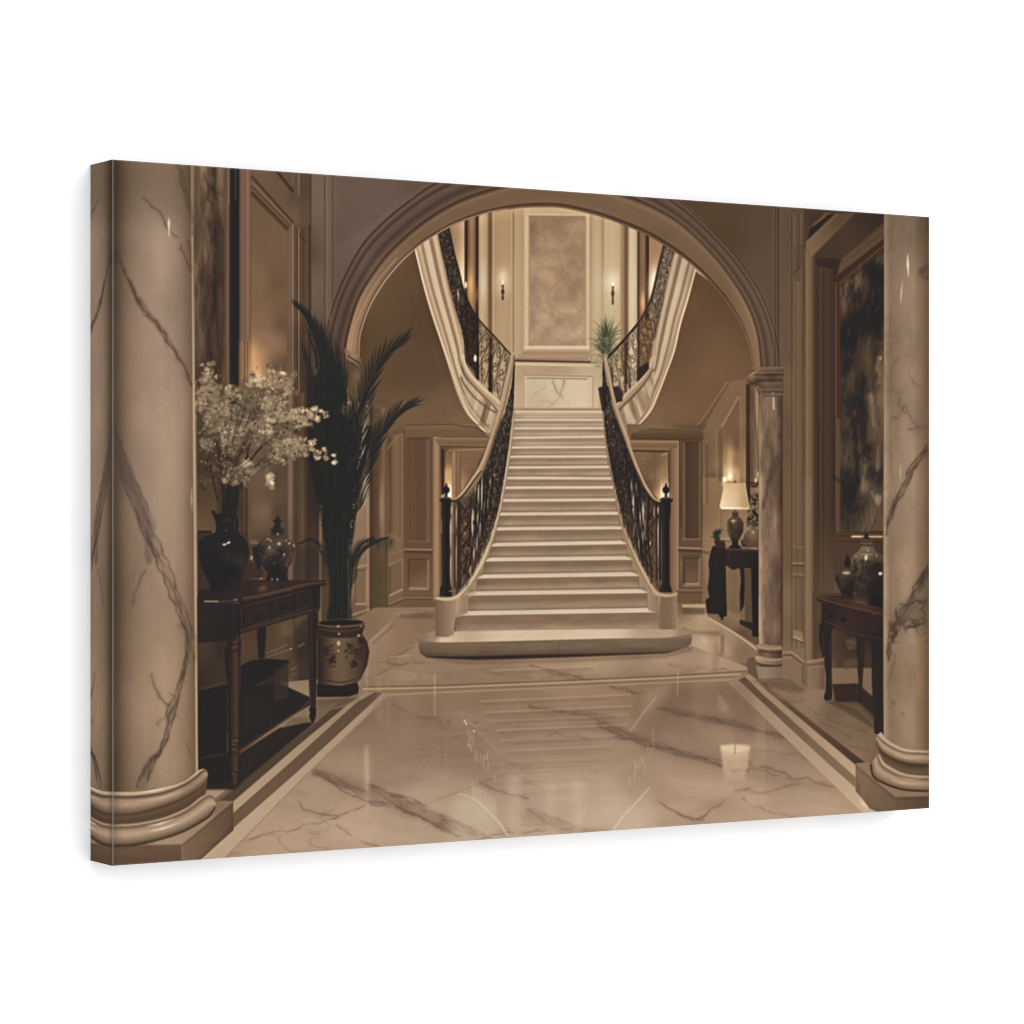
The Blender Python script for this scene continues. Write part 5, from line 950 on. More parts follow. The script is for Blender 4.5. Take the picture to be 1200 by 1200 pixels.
    fill(rect(337,460,366,720),HX((337,(88,68,52)),(339,(112,88,68)),(342,(120,96,76)),(344,(92,72,56)),(347,(74,58,45)),(352,(84,66,50)),(355,(100,80,58)),(358,(84,64,48)),(362,(66,52,41)),(366,(60,47,38))),.4,.9)
    fill(rect(364,440,392,740),IDW((370,500,(56,48,40)),(370,600,(66,52,42)),(376,650,(74,58,45)),(372,700,(84,66,50))),.6)
    vstrip(375,378.5,600,730,(0,(150,124,94)),(.5,(116,92,70)),(1,(84,66,50)),a=.9)
    fill(rect(229,560,255,625),IDW((240,580,(84,66,48)),(235,615,(104,82,60)),(250,600,(92,72,54))),1)
    line(fO((50,425),(160,425)),3.5,(42,35,30),.9,.5); line(fO((50,470),(90,470)),2,(84,70,56),.6)
    fill(fO((50,440),(440,430),(440,900),(50,900)),(62,50,41),1,.9)
    line(fO((455,490),(530,490)),1.4,(116,94,72),.8); line(fO((460,505),(530,510)),2,(150,124,98),.6,.5); blob(*fO((470,625))[0],1.2,2.6,(200,180,150),.8,.5)
    fill(fO((440,640),(520,690),(560,720),(560,790),(400,800)),(60,49,40),.8,.8); line(fO((470,790),(580,790)),1,(120,98,76),.6); blob(*fO((545,790))[0],2,1.6,(180,150,120),.6,.6)
    # below table: wall, shelf, dark
    fill(rect(229,738,268,812),IDW((240,760,(76,60,46)),(258,790,(66,53,41)),(235,800,(60,48,38)),(262,760,(58,46,37))),.8)
    line(fP((60,590),(210,545)),1.8,(84,68,52),.6,.5)
    fill(fP((300,170),(760,90),(760,680),(600,760),(300,980)),IDW((300,740,(80,62,46)),(320,740,(84,66,48)),(335,740,(104,84,62)),(345,750,(78,62,46)),(330,765,(92,74,56)),(355,760,(64,52,40)),(350,790,(80,64,48)),(340,800,(98,80,60)),(290,760,(84,66,50)),(320,790,(52,43,35)),e=5),.7)
    for a,b in (((480,360),(620,300)),((480,385),(640,330)),((630,470),(680,440)),((640,500),(680,480))): line(fP(a,b),1.4,(130,106,78),.6,.4)
    line(fP((640,100),(645,300)),1.6,(96,76,56),.7,.5); line(fP((655,100),(660,300)),1.6,(60,48,37),.6,.5); blob(*fP((636,330))[0],1.2,1.2,(210,186,150),.7,.5)
    fill(fP((660,200),(755,120),(755,650),(690,640)),(56,46,37),1.5,.6); stroke(fP((680,320),(720,295)),1.4,(150,126,98),.6,.4)

def lift_left():
    for P_,m_,f_ in ((rect(282,178,338,450),(.17,.155,.19),3),(rect(338,178,392,380),(.12,.12,.13),4),([(226,178),(244,178),(250,300),(240,420),(226,440)],(.28,.26,.25),4),([(255,178),(264,178),(266,430),(258,430)],(.16,.15,.13),2),([(285,450),(350,450),(350,600),(285,640)],(.10,.09,.10),5)):
        blend_gain(P_,m_,f_)
def blend_gain(P_,g,f_):
    P=(np.array(P_,float)-(OX,OY))*SS; pad=int(3*f_*SS)+2
    x0,y0=np.floor(P.min(0)).astype(int)-pad; x1,y1=np.ceil(P.max(0)).astype(int)+pad
    x0,y0,x1,y1=max(x0,0),max(y0,0),min(x1,W),min(y1,H)
    m=blur(coverage(P-(x0,y0),x1-x0,y1-y0),f_)[...,None]
    IMG[y0:y1,x0:x1]*=1+m*np.array(g,np.float32)
def table_left():
    dk=(38,31,27)
    # shadow on the floor
    fill(fP((300,1000),(560,835),(700,800),(790,800),(330,1180),(280,1230),(50,1230),(50,1000)),(42,34,29),1.2,.93)
    fill(fP((575,830),(745,700),(745,790),(700,805)),(130,108,82),.6,.85); fill(fP((640,770),(750,765),(750,800),(580,830)),(104,86,64),1,.6)
    fill(fP((800,650),(1080,640),(960,700),(800,710)),(92,72,56),1.2,.7); fill(fP((800,690),(945,670),(800,800)),(116,94,72),.8,.7)
    fill(fP((40,600),(230,560),(230,1180),(40,1210)),(38,33,29),.8)
    # lower shelf, boxes
    fill(fP((300,590),(540,540),(760,640),(760,690),(600,780),(300,1000)),(44,37,32),.6)
    fill(fP((530,490),(620,400),(620,640),(530,660)),(62,50,40),.8,.8)
    fill(fP((315,440),(380,405),(470,395),(625,402),(620,425),(500,510),(390,575),(315,590)),(36,32,29),.4)
    line(fP((530,480),(622,415)),1.6,(82,66,50),.6,.4)
    stroke(fP((300,990),(420,905),(560,815),(680,730),(765,655)),[2.4,2.2,2,1.6],(88,68,50),.9,.3,curve=True)
    stroke(fP((300,975),(420,890),(560,800),(680,715)),2.4,(56,44,36),.7,.4)
    line(fP((100,1020),(190,1005)),1.4,(92,72,58),.8); line(fP((60,1030),(240,1000)),3,(58,46,38),.7,.6)
    for x,a in ((350,.4),(400,.3),(460,.35),(500,.3)): line(fP((x,620),(x+4,850)),2.6,(64,52,42),a,1)
    fill(fP((232,560),(262,560),(262,1180),(232,1190)),(37,32,28),.4)
    # legs
    fill(fP((745,90),(800,90),(808,150),(800,300),(800,560),(795,700),(760,715),(752,560),(745,300)),HX((361,(46,36,31)),(365,(58,44,37)),(372,(38,31,27))),.4)
    fill(fP((752,705),(800,705),(796,740),(795,765),(782,800),(768,800),(752,760),(757,740)),(34,28,25),.3); line(fP((760,715),(790,712)),.9,(70,58,50),.5)
    fill(fP((418,180),(475,180),(478,230),(465,390),(430,395),(420,250)),(38,33,28),.4)
    fill(fP((215,240),(310,240),(318,300),(312,400),(310,930),(300,1010),(302,1100),(290,1200),(250,1200),(255,1100),(240,1000),(245,600),(220,480),(215,340),(235,290)),HX((265,(36,30,27)),(271,(48,38,33)),(275,(72,52,42)),(278,(78,58,46)),(281,(52,42,36)),(284,(38,32,28))),.4)
    for v in (240,300,330,345,900,930,960,1000,1120): line(fP((225,v),(312,v)),1.2,(30,25,23),.6)
    for u,v in ((272,325),(272,970),(265,1125),(268,918),(290,918),(268,940)): blob(*fP((u,v))[0],1.2,1,(120,106,92),.7)
    # apron and drawers
    fill(fO((50,965),(350,985),(900,850),(1010,830),(1005,1020),(900,1050),(620,1130),(350,1230),(350,1270),(50,1290)),IDW((245,725,(50,39,34)),(270,730,(44,36,32)),(300,725,(60,46,38)),(320,720,(62,49,40)),(350,705,(60,46,38)),(370,700,(44,35,31)),e=6),.3)
    fill(fO((380,1190),(620,1120),(1000,1010),(1000,1035),(620,1150),(380,1225)),(70,54,43),.4,.9)
    stroke(fO((380,1215),(620,1145),(1000,1030)),1.,(30,25,22),.8)
    for (u0,v0,u1,v1,h) in ((410,1025,605,970,125),(635,965,790,925,112),(805,910,950,885,100)):
        fill(fO((u0,v0),(u1,v1),(u1,v1+h),(u0,v0+h+20)),(52,41,35),.4); 
        for s in ([(u0,v0),(u1,v1)],[(u0,v0+h+20),(u1,v1+h)],[(u0,v0),(u0,v0+h+20)],[(u1,v1),(u1,v1+h)]): line(fO(*s),1,(32,26,23),.85)
        line(fO((u0,v0+h+28),(u1,v1+h+8)),.8,(84,66,54),.6); line(fO((u0,v0-10),(u1,v1-10)),.8,(78,60,49),.6)
        blob(*fO(((u0+u1)/2,(v0+v1+h)/2+8))[0],5,3,(36,31,28),.75,1)
    line(fO((620,960),(622,1120)),1.6,(34,27,24),.8); line(fO((800,915),(802,1060)),1.6,(34,27,24),.8); line(fO((370,990),(375,1230)),1.4,(32,26,23),.8); line(fO((960,850),(962,1030)),1.6,(30,25,23),.8)
    # top
    fill(fO((50,880),(150,870),(400,800),(560,795),(760,800),(1050,800),(1050,830),(900,848),(620,910),(400,975),(100,980),(50,970)),IDW((240,698,(46,38,33)),(262,703,(50,40,35)),(290,695,(56,44,37)),(310,692,(66,50,41)),(330,688,(58,45,38)),(360,683,(58,44,38)),(380,682,(50,39,34)),e=5),.3)
    stroke(fO((400,945),(560,915),(760,865),(900,830),(1050,815)),[2,2.2,2,1.4],(92,72,58),.9,.4); stroke(fO((380,985),(620,930),(900,862),(1050,835)),1.4,(30,25,22),.9)
    line(fO((100,965),(210,967)),1.6,(190,164,138),.8,.4); line(fO((210,967),(360,955)),1,(120,98,82),.6); blob(*fO((345,953))[0],2,.9,(170,150,130),.7,.5)
    fill(fO((530,850),(580,840),(585,880),(530,890)),(116,86,66),1,.6); 
    # big dark vase
    fill(fO((150,890),(145,830),(110,770),(80,700),(55,600),(60,500),(110,460),(190,430),(195,380),(185,330),(165,290),(155,258),(180,255),(200,285),(350,285),(370,330),(368,420),(400,455),(440,500),(455,580),(440,680),(405,760),(370,830),(372,885)),
        IDW(*[(225+u*.15,560+v*.15,c) for u,v,c in ((100,550,(38,35,33)),(200,480,(40,36,34)),(180,650,(32,30,28)),(290,600,(52,44,40)),(380,640,(60,50,44)),(430,560,(46,40,36)),(300,740,(30,28,27)),(240,850,(32,29,27)),(340,850,(46,38,34)),(280,330,(36,34,32)),(280,400,(40,37,34)),(360,560,(38,35,33)))],e=3),.35)
    stroke(fO((345,310),(335,370),(350,420)),1.6,(52,58,66),.8,.5); stroke(fO((370,430),(440,490),(460,580),(440,690),(400,745)),1.2,(84,68,54),.7,.5)
    blob(*fO((258,522))[0],2.2,1.2,(226,214,196),.9,.4); blob(*fO((290,508))[0],2.6,1.2,(224,212,194),.9,.4,ang=-.4); blob(*fO((272,412))[0],.8,1,(150,140,124),.7); blob(*fO((300,412))[0],.8,.7,(84,76,68),.7); blob(*fO((265,870))[0],1.4,.8,(96,90,84),.6); line(fO((200,515),(250,512)),.8,(90,80,70),.6)
    # lidded jar
    fill(fO((580,810),(585,780),(600,745),(560,700),(520,640),(500,560),(530,500),(600,470),(620,450),(625,425),(612,400),(640,390),(655,360),(635,335),(660,320),(675,290),(690,320),(712,340),(690,360),(700,390),(735,405),(718,430),(720,455),(770,490),(812,530),(815,590),(795,650),(760,700),(745,760),(758,808)),
        IDW(*[(225+u*.15,560+v*.15,c) for u,v,c in ((540,560,(44,40,36)),(600,500,(84,68,54)),(620,560,(96,80,66)),(690,500,(92,76,62)),(700,580,(44,42,39)),(760,540,(76,62,52)),(790,600,(86,68,54)),(650,640,(46,42,38)),(740,660,(64,52,43)),(660,720,(34,31,29)),(670,790,(36,33,31)),(670,410,(40,36,33)),(675,350,(44,38,34)),(680,450,(70,58,48)))],e=2.6),.3)
    specks(fO((520,520),(600,475),(760,490),(805,540),(795,640),(740,690),(560,690),(510,600)),120,((34,31,29),(48,42,38),(120,100,82),(92,76,62)),91,(1,5),(.8,2),(.3,.75),sp=1.5,f=.4)
    for u,v,a_,b_ in ((685,516,2,1.8),(765,512,1.4,1.4),(620,492,1.2,1),(800,530,1,2),(725,600,1.2,1.6),(610,545,1,2),(675,440,.9,1.6),(600,480,2,.8),(672,795,1,1.6),(630,795,.8,1.4),(740,490,1,1)): blob(*fO((u,v))[0],a_,b_,(206,190,164),.75,.45)
    stroke(fO((810,530),(818,590),(795,660),(762,700)),1.1,(116,92,70),.7,.4); line(fO((616,402),(735,405)),.9,(96,84,72),.5); line(fO((625,462),(720,462)),.8,(96,82,68),.6)
    fill(fO((475,540),(510,540),(540,640),(545,720),(520,720),(490,640)),(38,35,33),.5,.9); blob(*fO((545,715))[0],3,.7,(74,72,66),.7)

def flowers():
    r=random.Random(21)
    # dark stems
    for p,w in ((fN((240,820),(215,900),(230,1000),(240,1200)),1.4),(fN((150,960),(170,1080),(205,1250)),1.3),(fN((130,830),(150,1000),(190,1180)),1.),(fN((420,820),(440,880),(400,1100),(330,1300)),1.5),(fN((500,680),(460,800),(420,950),(380,1100)),1.3),(fN((600,780),(500,880),(430,1000),(330,1250)),1.3),(fN((620,880),(520,960),(420,1080)),1.),(fN((560,800),(470,920),(420,1000)),1.1),(fN((300,1000),(290,1200),(270,1350)),1.4),(fN((250,550),(240,640)),1.6),(fN((540,500),(490,620)),1.4),(fN((420,560),(425,680)),1.6),(fN((700,620),(600,680)),1.2)):
        stroke(p,w,(44,37,31),.9,.3)
    for i in range(16): stroke([(262+r.uniform(-4,10),r.uniform(520,560)),(264+r.uniform(-4,8),590),(265+r.uniform(-4,6),612)],r.uniform(.8,1.4),r.choice([(38,32,27),(52,44,34),(70,60,48)]),.85,.3)
    fill(fO((285,60),(370,60),(372,200),(350,320),(220,310),(250,200)),(40,35,31),1,.8)
    cl=[] # clusters: x,y,rx,ry,n,brightness
    def c(u,v,ru,rv,n,b): cl.append((225+u*.15,400+v*.15,ru*.15,rv*.15,n,b))
    c(140,210,60,60,12,.95); c(120,300,75,40,26,.85); c(90,400,60,60,26,.8); c(80,480,50,50,22,.85); c(170,380,80,60,40,.75); c(200,460,90,70,60,.7); c(330,400,70,60,34,.85); c(290,370,30,20,8,1)
    c(150,560,110,80,60,.7); c(250,550,100,80,70,.75); c(420,470,70,140,70,.55); c(490,420,90,80,60,.62); c(530,320,60,50,34,1); c(460,300,30,50,16,.9); c(350,550,90,80,60,.62); c(480,540,90,80,60,.5)
    c(600,480,70,80,46,.8); c(640,540,80,60,50,.8); c(680,320,70,70,26,.95); c(640,230,40,35,9,1); c(715,252,22,14,4,1.15); c(765,310,60,60,22,.75); c(750,385,55,45,18,.85); c(800,260,35,22,6,.7); c(720,480,30,26,8,.85); c(660,450,40,24,12,.85)
    c(200,670,110,70,60,.7); c(330,700,90,60,50,.9); c(270,760,80,60,50,.7); c(110,800,60,60,30,.65); c(350,800,90,70,60,.62); c(300,860,60,40,30,.6); c(480,640,100,60,60,.72); c(590,700,70,40,36,.95); c(520,760,90,60,50,.6)
    c(620,610,70,40,30,.85); c(760,590,90,50,60,.82); c(850,600,70,50,46,.8); c(930,580,60,40,26,.85); c(820,540,24,22,5,1.1); c(865,530,24,24,6,1.1); c(925,545,26,22,6,1.1); c(968,530,22,18,5,1.15); c(1025,550,22,24,5,1.2); c(1050,585,20,30,5,1.1); c(990,605,22,28,5,1.1); c(880,650,60,22,14,.8); c(820,670,24,16,5,.85)
    c(740,680,60,50,30,.55); c(700,720,60,40,26,.6); c(690,830,90,60,60,.75); c(780,790,90,50,60,.8); c(830,840,80,50,56,.78); c(640,900,60,50,30,.75); c(710,940,30,26,8,.8); c(780,880,60,50,30,.7); c(880,770,26,16,6,.95); c(945,800,30,30,8,1); c(950,850,26,34,8,.9); c(985,885,34,44,10,1.0); c(1030,840,22,16,4,.95); c(1060,915,28,26,6,1.0); c(1110,895,16,16,3,1.1); c(1115,945,14,14,3,1.1); c(890,880,30,28,8,.9); c(720,590,80,30,24,.8)
    c(430,960,50,30,22,1); c(470,1010,50,40,26,.7); c(300,990,60,50,30,.65); c(390,1040,70,50,36,.6); c(340,1110,30,20,6,.7); c(270,1060,40,50,16,.7); c(590,980,40,40,14,.55); c(610,1070,26,60,20,1.0); c(635,1110,14,20,6,1.1); c(420,1090,40,24,10,.65); c(200,980,50,60,20,.5); c(110,1090,60,50,26,.42); c(120,960,50,60,20,.4)
    for (x,y,rx,ry,n,b) in cl:   # soft mass
        fill([(x+rx*.8*math.cos(t)*(1+r.uniform(-.25,.25)),y+ry*.8*math.sin(t)*(1+r.uniform(-.25,.25))) for t in np.linspace(0,6.28,12)[:-1]],(134*b+14,118*b+10,92*b+8),1.8,.34 if n>14 else .05)
    for k in range(3):
        for (x,y,rx,ry,n,b) in cl:
            big=n<11
            for i in range(max(2,int(n*((.6,.5,.34)[k] if not big else .42)))):
                px,py=x+r.gauss(0,.48)*rx,y+r.gauss(0,.48)*ry
                v=b*(r.uniform(.55,.85),r.uniform(.7,1.0),r.uniform(.85,1.12))[k]
                if r.random()<.10 and not big: v=b*.45
                v*=1.1; col=(min(234,190*v+14),min(214,168*v+9),min(176,132*v+6))
                s=(r.uniform(2.2,4.),r.uniform(1.8,3.),r.uniform(1.3,2.3))[k]*(.9 if big else 1)
                if k==0 and not big:
                    blob(px,py,s,s*r.uniform(.5,.9),col,.5,.7,ang=r.uniform(0,3.1),n=10)
                else:      # little three or four petalled flowers
                    t0=r.uniform(0,6)
                    for m in range(r.choice((2,3,4))):
                        t=t0+m*1.7; g_=r.uniform(.84,1.05); blob(px+math.cos(t)*s*.55,py+math.sin(t)*s*.5,s*.62,s*.38,tuple(q*g_ for q in col),.8,.32,ang=t,n=8)
    for i in range(26):
        tx,ty=r.uniform(236,345),r.uniform(440,545); m=r.uniform(.05,.5); x0,y0=262+(tx-262)*.12,565
        q=[(x0,y0),((x0+tx)/2-(tx-262)*.12,(y0+ty)/2+3),(tx,ty)]; s0=resample(spl(q,8),30); k0=int(30*m); stroke(s0[k0:k0+r.randint(7,13)],r.uniform(.7,1.3),(56,46,37),.75,.3,curve=False)
    for i in range(70):
        x,y=r.uniform(232,345),r.uniform(430,560); an=math.atan2(y-575,x-262); l=r.uniform(3,8); stroke([(x,y),(x+math.cos(an)*l,y+math.sin(an)*l)],r.uniform(.6,1.1),(62,51,41),.6,.3)
    for i in range(30):
        x,y,rx,ry,n,b=r.choice(cl); blob(x+r.gauss(0,.5)*rx,y+r.gauss(0,.5)*ry,r.uniform(.8,1.3),r.uniform(.6,1),(238,226,196),.75*min(1,b),.3)
    for i in range(30): blob(r.uniform(234,290),r.uniform(500,545),.8,.8,(214,200,170),.7,.3)

def palm():
    D=(35,37,33); r=random.Random(31)
    one=lambda c:(lambda X,Y: C(c)[None,None]*np.ones(X.shape+(3,),np.float32))
    # stalks and mass
    mass=[(374,432),(382,428),(392,430),(400,440),(404,452),(404,470),(402,485),(425,500),(436,500),(432,530),(424,560),(418,590),(416,620),(412,650),(411,700),(411,728),(385,728),(388,700),(385,660),(379,620),(374,590),(366,560),(362,520),(366,480),(370,452)]
    fill(spl(mass,4),HX((362,(38,36,32)),(380,(35,37,33)),(410,(34,36,32)),(430,(36,38,33))),1.0,.98)
    fill([(360,480),(385,480),(385,620),(362,600),(356,540)],(42,38,33),5,.4)
    noisemul(spl(mass,4),.25,3,20,95,3)
    for i in range(9):
        x=387+i*3; line([(x,640+r.uniform(-20,20)),(x+r.uniform(-1,1),726)],1.1,(66,62,50) if i%2 else (46,50,42),.55,.4)
    line([(408.5,655),(410,726)],1.3,(110,90,66),.6)
    G=[(36,38,34),(42,44,38),(32,34,31)]
    # fronds
    frond([(390,460),(382,420),(372,390),(361,370),(349,358)],28,G[0],1.9,30,1,.62,(1,1),bend=.2)
    for (tx,ty),(bx,by),w in (((383,377),(390,440),1.6),((376,372),(386,440),1.6),((394,396),(400,450),1.6),((361,367),(377,415),2.2),((366,371),(381,422),2.4),((372.5,373),(385,430),2.8),((377,378),(388,432),2.2),((380.5,380),(391,434),2.8),((385.6,386),(394,438),2.8),((389,392),(396,438),2.2),((392.5,395),(399,440),2.8),((397,401),(401,446),2.4),((400,406),(403,450),2.6),((404,413),(405,455),2.4),((408,424),(406,462),2.),((356,372),(372,418),1.6)):
        stroke([(bx,by+14),(bx-.6,by),((tx+bx)/2-.3,(ty+by)/2),(tx,ty)],[w*1.9,w*1.35,w*.7,.2],G[0],1,.3)
    frond([(380,520),(372,470),(364,430),(358,410)],30,(46,44,38),1.6,34,6,.9,(1,.4),bend=.5,a=.8)
    frond([(382,560),(374,520),(366,480),(362,450)],26,(44,42,37),1.6,30,16,.9,(1,.4),bend=.5,a=.75)
    frond([(412,560),(422,500),(434,452),(450,419),(474,398)],45,G[0],1.9,38,7,.6,(1.05,.75),bend=.10)
    frond([(404,560),(412,520),(420,490),(430,462)],26,G[2],1.8,22,8,.45,(.9,.6),bend=.1)
    frond([(416,610),(426,555),(442,515),(462,488),(484,473)],40,G[0],1.9,38,9,.58,(1.0,.95),bend=.10)
    frond([(410,610),(416,570),(423,540),(433,515)],22,G[2],1.8,24,10,.45,(.9,.8),bend=.1)
    for s in range(4):
        frond([(398+s,600),(400+s*2,560-s*4),(404+s*3,520-s*4),(406+s*4,480-s*2)],22,G[s%3],1.8,26,40+s,.55,(.8,.9),bend=.2)
    fill([(400,520),(424,512),(430,510),(424,550),(417,585),(410,600),(400,600)],(34,36,32),1.4,.9)
    frond([(412,690),(415,662),(424,646),(438,636),(452,631)],21,(42,44,37),1.1,26,11,.85,(.75,1.1),bend=.7)
    r2=random.Random(6)
    for i in range(20): leaflet(438+i*1.2,633-i*.12,r2.uniform(8,16),.55+i*.035+r2.uniform(-.2,.2),.8,(46,48,40),.7,.85)
    for i in range(9): leaflet(418+i*2.6,655-i*2.4,r2.uniform(9,15),-1.5+r2.uniform(-.2,.2),1.1,(42,44,37),-.2,.9)
    frond([(413,668),(416,650),(424,638),(436,632)],17,(38,40,34),1.2,18,12,.6,(1,.7),bend=.3)
    frond([(386,665),(378,642),(366,633),(354,636)],17,(48,45,39),1.0,24,13,.85,(1.1,.7),bend=.8,a=.85)
    for i in range(26): stroke([(379+(i%3),384+i*5),(371,387+i*5.2),(361+(i%4),398+i*5.3)],[1.3,.9,.2],(46,42,36),.7,.35)
    stroke([(411,700),(413,670),(414,650)],1.6,(46,42,36),.9)
    fill([(346,640),(378,640),(376,680),(350,684)],(52,46,39),3,.5)
    # wall glimpsed between the blades
    specks([(366,400),(376,385),(392,400),(404,420),(405,450),(400,490),(380,490),(368,450)],46,((66,56,46),(80,67,54),(58,50,42)),71,(8,22),(.5,1.1),(.35,.8),ang=1.32,sp=.12)
    specks([(408,480),(434,455),(446,430),(440,480),(428,520),(416,560),(408,560)],60,((92,74,56),(104,84,62),(66,56,46)),72,(6,18),(.5,1.1),(.35,.8),ang=1.75,sp=.18)
    specks([(376,500),(425,500),(416,600),(384,640)],60,((46,46,40),(52,50,42),(28,30,27)),73,(10,30),(.6,1.4),(.3,.7),ang=1.6,sp=.12)
    # light seen between the leaves
    for x,y,L in ((404,447,9),(407,455,6),(418,450,16),(413,458,10),(421,440,8),(408,465,5),(412,470,5),(424,520,8),(421,530,7),(423,560,8),(428,545,14),(424,575,9),(420,585,6),(426,552,12),(416,463,6),(432,530,9)):
        stroke([(x,y),(x+.4-(2 if y>500 else -1.5),y+L)],[.4,1.2,.3],(176,152,118),.75,.3)
    for p,w in (([(431,556),(428,566),(424,578)],2.4),([(432,566),(429,575),(425,586)],2.2),([(432,578),(429,586),(426,594)],1.6),([(430,520),(426,530),(423,538)],2.),([(432,502),(427,512),(424,520)],1.8),([(433,490),(429,498),(425,506)],1.6)): stroke(p,[.4,w,.4],(186,164,132),.8,.35)
    for i in range(60):
        t=r.random(); x=432-14*t+r.gauss(0,.6); y=470+180*t; x-= (8*t*t); blob(x-4*math.sin(t*3),y,r.uniform(.4,.9),r.uniform(.5,1.2),(170,152,122),.6,.25)
    for i in range(9): line([(375.5,640-i*6),(378.5,645-i*6)],1,(150,124,94),.6,.3)

def pot():
    body=[(373,735),(374,731),(380,727.5),(400,725.5),(420,726),(427,729),(428,735),(424.5,742),(431,752),(433.5,764),(431,780),(424,795),(419,801),(420.5,806),(420,812),(412,815.5),(390,817),(373,815)]
    fill(body,HX((373,(46,36,29)),(380,(66,52,41)),(392,(104,82,63)),(402,(108,86,66)),(415,(92,72,55)),(428,(66,50,39)),(434,(50,38,30))),.3)
    fill([(374,733),(427,734),(424,748),(374,748)],(50,38,31),.5,.8); fill([(375,729),(400,726),(426,728.5),(422,731.5),(400,733.5),(376,732)],(32,27,24),.4)
    stroke([(373,732),(388,734.4),(405,734.6),(420,733),(428,730)],1.7,(104,80,60),.95); stroke([(374,737),(390,739.4),(410,739.4),(426,736)],1,(112,90,70),.6); stroke([(374,746),(395,748.4),(415,747.8),(426,744.5)],1.1,(122,98,76),.5)
    for x,y,a,b in ((397,734,2,1),(398,743,1.6,1.2),(421,745,1.8,1.5),(397.5,754,2,3),(424,734,1.6,.7),(397,763,1.4,1.2)): blob(x,y,a,b,(206,180,148),.75,.6)
    r=random.Random(77)
    for cx,cy,s in ((386,765,8),(390,775,6),(411,762,8),(420,765,6),(415,778,5),(381,760,4),(424,752,4)):
        for i in range(26): blob(cx+r.gauss(0,.4)*s,cy+r.gauss(0,.5)*s,r.uniform(.8,2),r.uniform(.8,1.6),r.choice([(48,38,32),(42,35,31),(60,46,37)]),.6,.5)
    stroke([(381,797),(400,800),(418,796)],2.,(60,46,36),.7,.6)
    fill([(372,802),(400,804),(419,800),(421,806),(420,813),(408,816.5),(372,817)],(36,29,25),.4); stroke([(374,808),(395,809.5),(418,806)],1,(62,50,42),.7)

